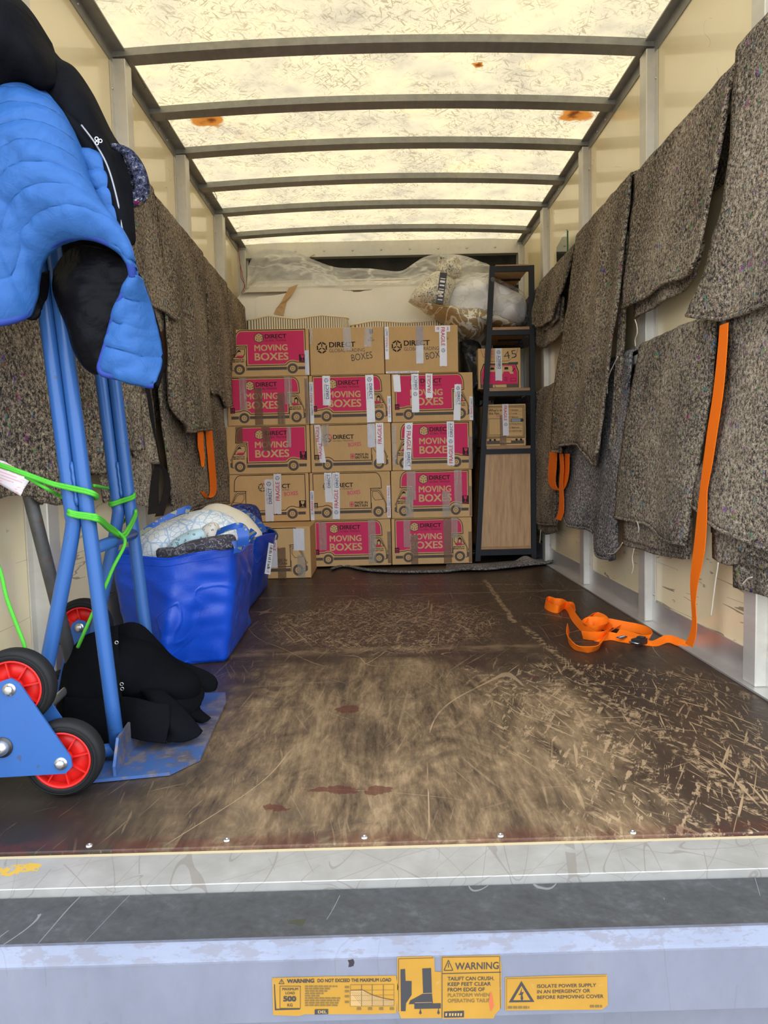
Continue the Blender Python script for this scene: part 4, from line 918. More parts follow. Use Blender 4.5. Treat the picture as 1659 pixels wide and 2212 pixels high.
# thin cream cord on the bulkhead and the red wires in the left corner
t = MB(); t.tube(smooth_line([at(a, b, Y=4.10) for a, b in ((655, 572), (664, 560), (672, 553), (680, 549))], 5), .0035, flat('cream_cord', (.6, .5, .28), .7), 6); tag(t.build('bulkhead_cord'), 'thin cream cord hanging down the dark bulkhead from the header', 'cord')
m = MB(); R_ = flat('red_wire', (.38, .05, .03), .5)
for l in (((505, 500), (513, 512), (517, 560), (523, 590), (528, 618), (522, 632), (527, 648)), ((480, 455), (500, 488), (512, 520), (519, 575), (521, 600), (529, 617), (524, 640))): m.tube(smooth_line([at(a, b, Y=4.06) for a, b in l], 6), .0022, R_, 6)
tag(m.build('loose_wires'), 'thin red wires hanging in the back left corner', 'wire')
M_WIRE = flat('dark_wire', (.05, .045, .04), .5)
for l, lab in ((((505, 500), (515, 492), (530, 494), (540, 498), (520, 505)), 'dark wire tuft on the roof rail at the back left corner'), (((458, 408), (466, 420), (468, 430), (462, 436)), 'thin dark wire looping off the roof rail near the fifth rib'), (((358, 257), (366, 266), (367, 278), (362, 276)), 'thin dark wire looping off the left roof rail by the rust stain'), (((298, 160), (308, 178), (314, 190), (312, 192)), 'thin dark wire looping off the roof rail nearest the jacket')):
    m = MB(); m.tube(smooth_line([at(a, b, X=-.985) for a, b in l], 6), .0016, M_WIRE, 5); tag(m.build('loose_wire'), lab, 'wire')
# ---------------------------------------------------------------- moving blankets over the wall rails
M_WOOL = [m_wool('grey_felt_blanket'), m_wool('brown_felt_blanket', (.46, .38, .26), (.158, .126, .088), (.022, .018, .015)), m_wool('blue_grey_felt_blanket', (.40, .37, .34), (.120, .110, .105), (.018, .018, .021))]
M_THREAD = flat('pale_thread', (.55, .48, .38), .9)
def blanket(label, side, rail, tops, hem, far=None, near=None, mi=0, amp=.02, nf=3, seed=0, layers=(), back=.22, xoff=.0, thick=.011, group=None, fold=0, edge=True, threads=()):
    """a felt blanket folded over a rail: the front sheet is bounded by four edges read at the wall's depth (far to near), the rest hangs behind"""
    zr = {'u': 1.736, 'l': 1.085}[rail]; XF = side*(.958-xoff)
    W = lambda l: [at(a, b, X=XF) for a, b in l]
    ta, tb = tops; A, B = at(*ta, X=XF), at(*tb, X=XF); A.z = B.z = zr+.004+xoff*.3
    H = W(hem); H0, H1 = H[0], H[-1]
    L = [A]+(W(far) if far else [])+[H0]; R = [B]+(W(near) if near else [])+[H1]
    P0 = coons([A, B], H, L, R, 6)
    t = thing('moving_blanket', label, 'blanket', (side*.97, (A.y+B.y)/2, zr), group)
    m_ = M_WOOL[mi]; W_ = abs(B.y-A.y)
    def front(u, v, P=P0, amp=amp, sd=seed):
        p = P(u, v); s_ = p.y
        f = math.sin(nf*2*math.pi*u+sd+1.1*math.sin(2.2*v+sd))*.5+.5
        d = amp*(v**.6)*(f*.8+.9*n3((p.y*4, p.z*1.6, sd), 1)+.3)+.006*n3((p.y*13, p.z*9, sd), 1)
        if fold: d += fold*math.exp(-((1-u)/.07)**2)*(.5+.5*v)
        d *= min(1, v*7); p.x -= side*max(d, -.002); return p
    nu = max(14, int(W_*46)); nv = 44
    rows = []
    nb, nc = 8, 7
    for j in range(nb):                      # behind the rail
        z = lerp(zr-back, zr-.004, j/(nb-1)); rows.append([Vector((side*(1.016 if side > 0 else 1.016), lerp(A.y, B.y, i/(nu-1)), z)) for i in range(nu)])
    xm, xf = (side*1.0, XF); 
    for j in range(1, nc):                   # over its top
        a_ = math.pi*(1-j/nc); rows.append([Vector(((side*1.016+XF)/2+math.cos(a_)*(XF-side*1.016)/2, lerp(A.y, B.y, i/(nu-1)), zr+.004+xoff*.3+.022*math.sin(a_)+.006*n3((i*.3, j, seed), 1))) for i in range(nu)])
    for j in range(nv): rows.append([front(i/(nu-1), j/(nv-1)) for i in range(nu)])
    mb = MB(); nr = len(rows); mb.add([p for r in rows for p in r], [(j*nu+i, j*nu+i+1, (j+1)*nu+i+1, (j+1)*nu+i) for j in range(nr-1) for i in range(nu-1)], m_, True)
    mb.build('outer_fold', t, thick, 0)
    if edge:
        m2 = MB(); m2.tube([front(i/(nu-1), 1.0)+Vector((-side*.002, 0, -.003+.003*n3((i*.9, seed, 0), 1))) for i in range(nu)], .0075, m_, 6); m2.build('hem', t)
    for k_, ly in enumerate(layers):
        hm, dep = ly[0], ly[1]; f_ = ly[2] if len(ly) > 2 else None; n_ = ly[3] if len(ly) > 3 else None
        Hl = [at(a, b, X=XF+side*dep) for a, b in hm]; a0 = lerp(A, H0, .45); b0 = lerp(B, H1, .45); a0.x = b0.x = XF+side*dep
        if f_: a0 = at(*f_, X=XF+side*dep)
        if n_: b0 = at(*n_, X=XF+side*dep)
        Pl = coons([a0, b0], Hl, [a0, Hl[0]], [b0, Hl[-1]], 6)
        def lay(u, v, Pl=Pl, k_=k_):
            p = Pl(u, v); p.x -= side*(.012*n3((p.y*6, p.z*4, seed+k_+3), 1)*v+.006*math.sin(u*14+k_)); return p
        m2 = MB(); m2.grid(lay, max(10, nu//2), 20, m_); q = m2.build('inner_fold', t, thick, 0)
    for th in threads:
        m2 = MB(); pts = [at(a, b, X=XF-side*.02) for a, b in th]; pts = [p+Vector((0, .004*n3((i*2, 1, seed), 1), 0)) for i, p in enumerate(smooth_line(pts, 6))]; m2.tube(pts, .0022, M_THREAD, 5); m2.build('loose_thread', t)['label'] = 'pale loose thread'
    return t
GU, GL, GLU, GLL = 'blankets on the right upper rail', 'blankets on the right lower rail', 'blankets on the left upper rail', 'blankets on the left lower rail'
# right wall, lower rail (behind), far to near
blanket('grey blanket hanging low behind the ladder shelf', 1, 'l', ((1122, 875), (1160, 838)), [(1118, 1130), (1150, 1120)], mi=2, amp=.008, xoff=-.005, seed=21, group=GL)
blanket('far grey blanket on the lower right rail beside the ladder shelf, hem rolled under', 1, 'l', ((1163, 838), (1225, 812)), [(1153, 1112), (1166, 1130), (1202, 1132)], far=[(1158, 960)], near=[(1206, 960)], mi=0, amp=.012, nf=2, seed=1, group=GL, layers=[([(1163, 1140), (1180, 1155), (1202, 1147)], .012)], threads=[((1168, 1145), (1167, 1160), (1166, 1172))])
blanket('grey blanket with drooping hem on the lower right rail, half under the long one', 1, 'l', ((1228, 812), (1364, 775)), [(1222, 1082), (1240, 1128), (1283, 1146), (1300, 1192), (1322, 1204), (1336, 1180)], near=[(1362, 860), (1340, 1080)], mi=2, amp=.03, nf=2, seed=4, group=GL, layers=[([(1312, 1190), (1318, 1212), (1330, 1206)], .01, (1290, 1100), (1334, 1090))], threads=[((1310, 1195), (1325, 1196), (1338, 1183), (1345, 1172))])
blanket('wide square grey blanket with stitched pale hem, middle of the lower right rail', 1, 'l', ((1383, 755), (1545, 700)), [(1335, 1115), (1372, 1122), (1405, 1132), (1445, 1163), (1500, 1172)], far=[(1368, 860), (1345, 1040)], near=[(1540, 800), (1512, 1050)], mi=0, amp=.020, nf=1.2, seed=2.2, group=GL, xoff=.008, layers=[([(1346, 1178), (1395, 1190), (1440, 1203), (1492, 1208)], .012, (1350, 1080), (1500, 1080)), ([(1352, 1165), (1400, 1182), (1450, 1193), (1490, 1196)], .004, (1352, 1090), (1498, 1090))], threads=[((1376, 1125), (1380, 1140), (1379, 1150)), ((1370, 1185), (1366, 1205), (1368, 1225), (1364, 1240))])
blanket('nearest grey blanket on the lower right rail, stacked in uneven layers', 1, 'l', ((1575, 708), (1760, 625)), [(1505, 1092), (1560, 1132), (1600, 1150), (1659, 1180), (1760, 1240)], far=[(1572, 800), (1562, 860), (1540, 960), (1512, 1030)], mi=0, amp=.022, nf=1, seed=5.1, group=GL, xoff=.02, layers=[([(1545, 1205), (1580, 1222), (1612, 1215), (1659, 1232), (1740, 1270)], .02, (1540, 1080), (1740, 1080)), ([(1590, 1268), (1625, 1282), (1659, 1287), (1740, 1320)], .032, (1590, 1100), (1740, 1100)), ([(1540, 1150), (1590, 1182), (1640, 1205), (1740, 1255)], .008, (1540, 1080), (1740, 1080))], threads=[((1552, 1215), (1545, 1260), (1540, 1300), (1536, 1330)), ((1604, 1262), (1615, 1250), (1625, 1247))])
# right wall, upper rail
blanket('small grey blanket bundle at the far end of the upper right rail', 1, 'u', ((1166, 622), (1243, 541)), [(1152, 696), (1165, 702), (1182, 700), (1205, 678)], near=[(1228, 610)], mi=0, amp=.025, nf=3, seed=7, group=GU, xoff=.01, layers=[([(1156, 742), (1175, 752), (1195, 738), (1216, 716)], .02, (1160, 660), (1220, 640)), ([(1154, 706), (1170, 714), (1186, 711), (1206, 690)], .008, (1160, 660), (1212, 640))])
blanket('dark blanket hanging behind the top of the ladder shelf', 1, 'u', ((1130, 655), (1164, 624)), [(1118, 752), (1150, 745)], mi=2, amp=.006, xoff=-.004, seed=23, group=GU)
blanket('longest grey blanket on the upper right rail, hanging in tall folds', 1, 'u', ((1246, 540), (1362, 412)), [(1203, 972), (1224, 975), (1226, 962), (1262, 960), (1290, 1003), (1302, 985), (1310, 972)], far=[(1236, 640), (1214, 800)], near=[(1356, 520), (1346, 660), (1330, 800)], mi=1, amp=.035, nf=3, seed=2.9, group=GU, xoff=.035, layers=[([(1318, 972), (1330, 960), (1334, 930)], .02, (1350, 560), (1358, 500))], threads=[((1335, 770), (1314, 815), (1312, 850)), ])
blanket('grey blanket folded short on the upper right rail, thick rounded near edge', 1, 'u', ((1372, 402), (1590, 188)), [(1356, 662), (1400, 640), (1440, 610), (1490, 595), (1526, 572)], far=[(1366, 500), (1356, 600)], near=[(1580, 300), (1540, 520)], mi=1, amp=.018, nf=1, seed=8.4, group=GU, xoff=.02, fold=.03, layers=[([(1370, 690), (1410, 665), (1455, 640), (1505, 602)], .018, (1372, 600), (1525, 520))], threads=[((1372, 690), (1377, 715), (1372, 735), (1373, 748))])
blanket('nearest grey blanket on the upper right rail with ragged lower edge', 1, 'u', ((1592, 190), (1800, -10)), [(1502, 678), (1530, 682), (1560, 686), (1600, 675), (1659, 655), (1800, 610)], far=[(1590, 300), (1572, 450), (1550, 520), (1528, 610)], mi=0, amp=.02, nf=1, seed=9.3, group=GU, xoff=.045, layers=[([(1575, 722), (1610, 710), (1659, 690), (1790, 650)], .03, (1580, 600), (1790, 560)), ([(1572, 752), (1610, 750), (1659, 738), (1790, 700)], .045, (1580, 600), (1790, 560))])
# left wall, lower rail
blanket('grey blanket on the lower left rail between the black strap and the boxes', -1, 'l', ((478, 862), (338, 812)), [(486, 1085), (440, 1090), (405, 1104), (368, 1118)], mi=1, amp=.014, nf=2, seed=3.1, group=GLL, far=[(484, 960)])
blanket('grey blanket on the lower left rail seen behind the truck uprights, curled hem corners', -1, 'l', ((318, 806), (178, 760)), [(337, 1090), (318, 1092), (290, 1085), (255, 1060), (215, 1080)], far=[(328, 950)], mi=0, amp=.02, nf=2, seed=4.4, group=GLL, xoff=.01, layers=[([(338, 1004), (318, 1000), (285, 985)], -.022, (316, 850), (270, 850)), ([(304, 972), (280, 973), (240, 965)], -.034, (298, 850), (235, 850))])
blanket('wide grey blanket at the near end of the lower left rail with thick folded edge', -1, 'l', ((170, 762), (-120, 640)), [(236, 1012), (190, 1016), (150, 1012), (135, 1010), (100, 1058), (92, 1084), (50, 1075), (20, 1060), (-120, 1100)], far=[(200, 860), (228, 940)], mi=0, amp=.03, nf=2, seed=6.2, group=GLL, xoff=.02, layers=[([(232, 1022), (180, 1030), (130, 1045), (96, 1090), (60, 1080)], .012, (215, 900), (60, 900))])
# left wall, upper rail
blanket('farthest grey blanket on the upper left rail, next to the striped cushion', -1, 'u', ((528, 672), (492, 632)), [(530, 760), (490, 765)], mi=1, amp=.01, nf=1, seed=1.7, group=GLU)
blanket('grey blanket on the upper left rail touching the left edge of the boxes', -1, 'u', ((490, 640), (438, 575)), [(497, 874), (478, 878), (468, 850), (455, 850), (448, 846)], far=[(494, 760)], near=[(446, 700)], mi=1, amp=.022, nf=2, seed=2.6, group=GLU, xoff=.012)
blanket('grey blanket on the upper left rail hanging over the orange strap', -1, 'u', ((438, 572), (336, 462)), [(446, 926), (420, 928), (396, 930), (372, 905), (356, 860), (350, 830)], far=[(444, 700)], near=[(344, 600), (348, 720)], mi=1, amp=.03, nf=3, seed=5.7, group=GLU, xoff=.022)
blanket('grey blanket folded short on the upper left rail with a curled corner by the jacket', -1, 'u', ((333, 492), (262, 400)), [(376, 676), (368, 690), (345, 668), (318, 655), (268, 652)], far=[(350, 570), (362, 620)], mi=1, amp=.02, nf=1, seed=7.7, group=GLU, xoff=.035, layers=[([(366, 692), (345, 716), (320, 726)], .012, (352, 640), (310, 640))])
blanket('grey blanket on the upper left rail hidden mostly by the blue jacket', -1, 'u', ((255, 398), (60, 170)), [(262, 720), (120, 700), (-20, 640)], mi=0, amp=.02, nf=2, seed=11, group=GLU, xoff=.01)
# blanket crumpled on the floor under the boxes and the shelf
t = thing('moving_blanket', 'flat grey blanket lying on the floor under the shelf and boxes', 'blanket', (.5, 3.3, 0)); m = MB()
fe = smooth_line([at(a, b, Z=.008) for a, b in ((715, 1231), (745, 1224), (790, 1233), (850, 1237), (920, 1237), (1000, 1234), (1060, 1232), (1110, 1228), (1160, 1222), (1198, 1216))], 6)
def bl(u, v):
    p = poly_at(fe, u); q = Vector((p.x, p.y+lerp(0, .30 if u > .55 else .10, v), 0)); hump = .05*math.exp(-((u-.86)/.05)**2-((v-.35)/.22)**2); inb = 1 if u > .62 else .35
    q.z = .004+(.012*abs(n3((q.x*9, q.y*9, 1), 1))+.020*max(0, n3((q.x*5, q.y*6, 4), 1)))*math.sin(math.pi*min(1, .12+v))*inb+hump+.014*math.exp(-(v/.10)**2)*(.6+.5*n3((q.x*8, 0, 2), 1))*(.5 if u < .55 else 1); return q
m.grid(bl, 80, 22, M_WOOL[2]); m.build('folds', t, .006, 1); m = MB(); m.tube([bl(i/90, 0)+Vector((0, 0, .005)) for i in range(91)], .008, M_WOOL[2], 6); m.build('rolled_edge', t)
# ---------------------------------------------------------------- straps
def mat_web(name, c):
    g = G(name); x, y, z = g.xyz(); w = g.noise(300, 2); g.pbr(g.ramp(w, [(.3, tuple(q*.88 for q in c)), (.7, c)]), .6, normal=g.bump(w, .3, .001), spec=.15); return g.m
M_ORG = mat_web('orange_webbing', (.96, .185, .008)); M_BWEB = mat_web('black_webbing', (.012, .012, .013)); M_BUCK = flat('black_buckle', (.03, .032, .035), .35, .3)
def band(name, parent, pts, wv, th=.0016, m=M_ORG, n=7, lab=None):
    """webbing through points, half-width vector given per point"""
    P = smooth_line(pts, n); Wv = smooth_line(wv, n); w0 = [Vector(w).length for w in wv]
    mb = MB(); mb.ribbon(P, [w.normalized()*lerp(w0[min(i//n, len(w0)-1)], w0[min(i//n+1, len(w0)-1)], (i % n)/n) if w.length > 1e-6 else Vector((0, .012, 0)) for i, w in enumerate(Wv)], th, m)
    o = mb.build(name, parent)
    if lab: o['label'] = lab
    return o
def wall_band(name, parent, l, side, lift, m=M_ORG):
    """vertical webbing against a wall: (px, py, half width in pixels)"""
    X_ = side*(.958-lift); P = [at(a, b, X=X_) for a, b, c in l]; Wv = []
    for (a, b, c), p in zip(l, P): q = at(a+c, b, X=X_+side*(-.004)); Wv.append(Vector(((q-p).x, (q-p).y, (q-p).z*.3)))
    return band(name, parent, P, Wv, .0018, m)
t = thing('ratchet_strap', 'long orange strap hanging from the lower right rail into a tangled heap on the floor', 'strap', at(1320, 1370, Z=0))
wall_band('hanging_webbing', t, [(1564, 700, 9), (1560, 760, 10), (1551, 850, 11), (1539, 930, 11), (1529, 1000, 10), (1520, 1060, 8), (1516, 1120, 11), (1511, 1180, 12), (1505, 1220, 11), (1499, 1262, 8), (1498, 1300, 5), (1500, 1340, 5), (1497, 1370, 6), (1488, 1394, 8)], 1, .05)
def fpts(l): return [at(a, b, Z=0)*1.0+Vector((0, 0, 0)) for a, b in l]
def floor_band(l, lab=None):
    """webbing on the floor: (px, py of its middle, height of the middle, lean 0 flat .. 1 on edge)"""
    P = []
    for a, b, h, e_ in l: P.append(at(a, b, Z=h))
    Wv = []
    for i, (a, b, h, e_) in enumerate(l):
        d = P[min(i+1, len(P)-1)]-P[max(i-1, 0)]; d.z = 0; d = d.normalized() if d.length > 1e-6 else Vector((1, 0, 0)); side = Vector((d.y, -d.x, 0)); 
        if Wv and side.dot(Vector((Wv[-1].x, Wv[-1].y, 0))) < 0: side = -side
        Wv.append((side*math.sqrt(max(0, 1-e_*e_))+Vector((0, 0, e_)))*.0175)
    return band('webbing', t, P, Wv, .0018, M_ORG, 8, lab)
floor_band([(1488, 1396, .006, .3), (1468, 1388, .012, .5), (1442, 1380, .014, .6), (1415, 1390, .006, .3), (1392, 1386, .010, .5), (1372, 1384, .012, .4)])
floor_band([(1366, 1384, .012, .4), (1345, 1380, .012, .5), (1318, 1374, .014, .7), (1290, 1376, .016, .9), (1272, 1366, .018, .95), (1252, 1348, .018, .95), (1238, 1330, .017, .9), (1228, 1312, .017, .95), (1214, 1302, .018, .95), (1198, 1300, .018, .95), (1184, 1296, .018, .98), (1178, 1304, .018, .98), (1188, 1312, .018, .98), (1206, 1316, .018, .98), (1222, 1308, .018, .95), (1236, 1310, .018, .95), (1240, 1326, .018, .95)])
floor_band([(1228, 1356, .018, .98), (1226, 1376, .018, .98), (1236, 1392, .018, .95), (1256, 1402, .016, .7), (1282, 1402, .016, .75), (1298, 1392, .017, .9), (1304, 1376, .016, .7), (1322, 1360, .012, .5), (1338, 1352, .014, .6)])
floor_band([(1262, 1346, .030, .8), (1274, 1330, .040, .6), (1290, 1328, .046, .3), (1304, 1338, .042, .5), (1306, 1352, .030, .8), (1290, 1360, .025, .95), (1272, 1358, .025, .95), (1262, 1350, .026, .9), (1272, 1342, .034, .9), (1292, 1342, .036, .9), (1320, 1346, .026, .9), (1350, 1352, .020, .95), (1380, 1358, .018, .95), (1400, 1366, .018, .95), (1404, 1378, .016, .9), (1388, 1380, .012, .6), (1360, 1372, .012, .5), (1334, 1366, .014, .5)])
floor_band([(1258, 1372, .020, .9), (1280, 1374, .022, .95), (1304, 1372, .022, .95), (1318, 1362, .020, .9), (1308, 1352, .022, .8), (1284, 1352, .024, .9)])
m = MB(); p = at(1381, 1385, Z=.016); d = (at(1398, 1380, Z=.016)-p).normalized(); w_ = Vector((d.y, -d.x, 0)); m.obox(p, d*.026, w_*.016, (0, 0, .010), M_BUCK); m.obox(p+d*.012+Vector((0, 0, .008)), d*.010, w_*.012, (0, 0, .007), M_BUCK); m.tube([p-d*.026-w_*.016, p-d*.034-w_*.018, p-d*.034+w_*.018, p-d*.026+w_*.016], .0025, M_SCREW, 8); m.build('cam_buckle', t)
m = MB(); p = at(1343, 1376, Z=.021); m.obox(p, d*.020, w_*.010, (0, 0, .0012), flat('dark_blue_label', (.03, .05, .09), .4)); m.obox(p+Vector((0, 0, .0014)), d*.015, w_*.004, (0, 0, .0006), flat('label_white', (.6, .62, .65), .4)); m.build('woven_label', t)
t = thing('tie_strap', 'orange strap loop hanging under the long blanket by the ladder shelf', 'strap', at(1208, 1000, X=.95))
wall_band('webbing', t, [(1200, 925, 4), (1196, 970, 8), (1193, 1010, 9), (1192, 1040, 8), (1199, 1056, 7), (1210, 1058, 6), (1219, 1045, 5), (1224, 1020, 5), (1225, 980, 5)], 1, .04)
wall_band('webbing', t, [(1212, 980, 4), (1214, 1010, 4), (1212, 1045, 4), (1213, 1075, 5), (1212, 1105, 6), (1206, 1123, 6)], 1, .045)
t = thing('tie_strap', 'orange strap loop hanging below the left upper blanket near the boxes', 'strap', at(450, 1000, X=-.95))
wall_band('webbing', t, [(441, 815, 6), (447, 880, 7), (452, 940, 7), (457, 1000, 7), (461, 1050, 7), (458, 1070, 6), (448, 1075, 4), (437, 1062, 4)], -1, .03)
wall_band('webbing', t, [(433, 932, 6), (434, 965, 6), (437, 985, 5), (438, 1008, 2)], -1, .035)
t = thing('tie_strap', 'black webbing strap hanging between the left lower blankets', 'strap', at(345, 1000, X=-.95))
wall_band('webbing', t, [(318, 835, 5), (325, 880, 5), (332, 935, 4), (337, 975, 5), (340, 1005, 6), (334, 1050, 9), (332, 1110, 12)], -1, .045, M_BWEB)
wall_band('webbing', t, [(340, 1003, 5), (352, 1012, 5), (360, 1030, 6), (361, 1060, 7), (352, 1090, 8), (344, 1115, 9)], -1, .050, M_BWEB)

# ---------------------------------------------------------------- stair-climbing sack truck
def mat_bluep():
    g = G('blue_enamel'); n = g.noise(26, 5, .65); ch = g.noise(55, 3).gt(.69); col = g.mix(n*.35, (.024, .088, .265), (.032, .112, .31)); col = g.mix(ch*.7, col, (.05, .06, .09)); g.pbr(col, .34, spec=.3, coat=.06, coatr=.15, normal=g.bump(n, .05, .002)); return g.m
def mat_worn_plate():
    g = G('worn_blue_toe_plate'); x, y, z = g.xyz(); n = g.noise(7, 5, .65); f = g.noise(30, 4, .7)
    r_ = (n*.6+f*.4+((y-.30).abs().step(.14, .0)*.12)+(x-.16)*.35).step(.42, .54); col = g.mix(r_*.85, (.045, .105, .27), g.mix(f.step(.4, .6), (.085, .062, .050), (.17, .14, .12))); g.pbr(col, .42, .25, normal=g.bump(f, .25, .003)); return g.m
M_BLUE, M_PLATE = mat_bluep(), mat_worn_plate(); M_RUB = flat('black_tyre_rubber', (.012, .012, .012), .6, spec=.18); M_REDW = flat('red_wheel_hub', (.56, .014, .010), .4, spec=.3); M_ZINC = m_metal('zinc_bolt', (.62, .62, .60), .28, .9, .2, 60)
O = Vector((-.699, .269, 0)); hx = Vector((-.078, .997, 0)).normalized(); nx = Vector((hx.y, -hx.x, 0)); UZ = Vector((0, 0, 1))
def T(n_, h, z): return O+nx*n_+hx*h+UZ*z
tr = thing('sack_truck', 'blue stair-climbing sack truck with red wheels standing by the left wall', 'sack truck', O)
m = MB(); pl = [(-.012, 0), (.15, .015), (.205, .085), (.213, .47), (.20, .555), (-.012, .565)]
m.extr([T(a, b, .002) for a, b in pl], (0, 0, .007), M_PLATE); m.extr([T(.037, .012, .009), T(.037, .55, .009), T(.034, .55, .078), T(.034, .055, .078), T(.036, .012, .030)], nx*-.006, M_PLATE); m.build('toe_plate', tr)
RT = .0165
NB, FB = (252, 1602), (306, 1345)
yn, yf = T(0, .10, 0).y, T(0, .455, 0).y
a0 = T(-.020, .10, .03); 
def rail(h, base_px, top_px, Yr):
    top = at(*top_px, Y=Yr); b_ = T(-.022, h, .03); b_.y = Yr; return b_, top
for nm, Yr, h, l1, l2 in (('near', yn, .10, [(250, 1600), (222, 1380), (195, 1120), (180, 1000), (165, 880), (118, 640), (98, 520), (80, 400)], [(108, 1440), (125, 1330), (145, 1210), (160, 1130), (160, 1090), (150, 1000), (133, 880), (97, 640), (80, 520), (66, 400)]),
                          ('far', yf, .455, None, None)):
    if nm == 'near':
        A = [at(a, b, Y=Yr) for a, b in ((252, 1600), (97+32, 640))]; Bq = [at(a, b, Y=Yr) for a, b in ((163, 1105), (103, 640))]
        a_b = A[0].copy(); a_d = (A[1]-A[0]).normalized(); zb = .035
        P0 = A[0]+a_d*((zb-A[0].z)/a_d.z); top_z = 1.30
        P1 = P0+a_d*((top_z-zb)/a_d.z); off = -RT*2.02; kz = at(163, 1110, Y=Yr).z
        zz = lambda z: P0+a_d*((z-zb)/a_d.z)
        RTOP = P1-P0; R0 = P0
    sh = Vector((0, 0, 0)) if nm == 'near' else T(0, .455, 0)-T(0, .10, 0)
    m = MB(); m.tube([R0+sh+RTOP*(i/12) for i in range(13)], RT, M_BLUE, 16); m.build('front_tube', tr)
    zz2 = lambda z: R0+sh+RTOP*((z-.035)/(top_z-.035))+nx*off
    axle = T(-.157, .10 if nm == 'near' else .455, .122)
    m = MB(); m.tube(smooth_line([axle+Vector((.004, 0, .02)), lerp(axle, zz2(kz-.03), .5), zz2(kz-.045)+nx*-.006, zz2(kz), zz2(kz+.05), zz2(.9), zz2(top_z)], 8), RT, M_BLUE, 16); m.build('rear_tube', tr)
    m = MB(); m.tube([zz2(kz+.02+.012*i)+nx*.0165-hx*(.010+.0015*(i % 2)) for i in range(9)], [.0034+.0012*(i % 2) for i in range(9)], M_BLUE, 6); m.build('weld', tr)
    b_ = R0+sh; m = MB(); m.tube([b_+UZ*.0, T(-.06, .10 if nm == 'near' else .455, .03), T(-.14, .10 if nm == 'near' else .455, .10)], RT*.95, M_BLUE, 14); m.build('heel_tube', tr)
    # handle bent back at the top
    m = MB(); e1, e2 = R0+sh+RTOP, zz2(top_z); m.tube(smooth_line([e1, e1+RTOP.normalized()*.05, e1+RTOP.normalized()*.085-nx*.06, e1+RTOP.normalized()*.09-nx*.17], 8), RT*1.15, flat('black_handle_grip', (.015, .015, .015), .7), 14); m.build('handle_grip', tr)
cz = at(250, 1168, Y=(yn+yf)/2).z; f_ = lambda z: R0+RTOP*((z-.035)/(top_z-.035))
for z in (cz, 1.12):
    m = MB(); m.tube([f_(z), f_(z)+T(0, .455, 0)-T(0, .10, 0)], RT*.9, M_BLUE, 14); m.build('crossbar', tr)
m = MB(); m.tube([T(-.157, -.07, .122), T(-.157, .54, .122)], .010, M_ZINC, 12); m.build('axle', tr)
TN, TF = [math.radians(a) for a in (80, -20, 200)], [math.radians(a) for a in (100, -18, 228)]
def wheel(parent, c):
    m = MB(); w = .021; m.lathe(c-hx*w, hx, [(0, .058), (0, .068), (.004, .076), (.010, .0795), (w, .0805), (2*w-.010, .0795), (2*w-.004, .076), (2*w, .068), (2*w, .058)], M_RUB, 40); 
    for r in (.064, .071): m.lathe(c-hx*(w+.0012), hx, [(0, r-.0012), (-.0012, r), (0, r+.0012)], M_RUB, 40)
    tyre = m.build('wheel', parent); tyre['label'] = 'black rubber tyre on a red hub'
    m = MB(); m.lathe(c-hx*(w+.001), hx, [(0, .0592), (0, .0555), (.006, .0545), (.014, .053), (.028, .053), (.036, .0545), (2*w+.002, .0555), (2*w+.002, .0592)], M_REDW, 40)
    m.lathe(c-hx*.006, hx, [(0, .054), (0, .012), (.012, .012), (.012, .054)], M_REDW, 40)
    m.lathe(c-hx*(w-.002), hx, [(0, .0001), (0, .017), (.004, .019), (2*w-.004, .019), (2*w, .017), (2*w, .0001)], M_REDW, 24, False)
    for i in range(8):
        a = i*math.pi/4+.2; d = nx*math.cos(a)+UZ*math.sin(a); e_ = nx*-math.sin(a)+UZ*math.cos(a); m.obox(c+d*.036, d*.019, e_*.0016, hx*.0165, M_REDW)
    m.build('hub', tyre)
TR = .116
for base in (-.045, .500):
    TA = TN if base < 0 else TF
    for a in TA: wheel(tr, T(-.157+TR*math.cos(a), base, .122+TR*math.sin(a)))
    for k_ in (-.030, .030):
        m = MB(); hh = base+k_; out = []
        for i, a in enumerate((TA[0], TA[1], TA[2])):
            for b in (-50, 0, 50):
                aa = a+math.radians(b); out.append((.12*math.cos(a)+.023*math.cos(aa), .12*math.sin(a)+.023*math.sin(aa)))
        pts = [(out[i][0], out[i][1]) for i in range(9)]
        pts = sorted(pts, key=lambda q: -math.atan2(q[1], q[0])); m.extr([T(-.157+p[0], hh-.0025, .122+p[1]) for p in pts], hx*.005, M_BLUE)
        pt = m.build('axle_plate', tr); s_ = -1 if k_ < 0 else 1
        for i, a in enumerate(TA):
            c = T(-.157+.12*math.cos(a), hh+s_*.0025, .122+.12*math.sin(a)); m = MB(); m.lathe(c, hx*s_, [(0, .013), (.002, .013), (.002, .0001)], M_ZINC, 18, False); m.lathe(c+hx*s_*.002, hx*s_, [(0, .0095), (.006, .0095), (.0075, .007), (.0075, .0001)], M_ZINC, 6, False); m.build('bolt', pt)
        c = T(-.157, hh+s_*.0025, .122); m = MB(); m.lathe(c, hx*s_, [(0, .021), (.003, .021), (.003, .0001)], flat('dark_washer', (.05, .05, .05), .4, .6), 22, False); m.lathe(c+hx*s_*.003, hx*s_, [(0, .016), (.008, .015), (.014, .010), (.016, .006), (.016, .0001)], M_ZINC, 20, False); m.lathe(c+hx*s_*.003, hx*s_, [(0, .006), (.024, .005), (.024, .0001)], M_ZINC, 12, False); m.build('hub_nut', pt)
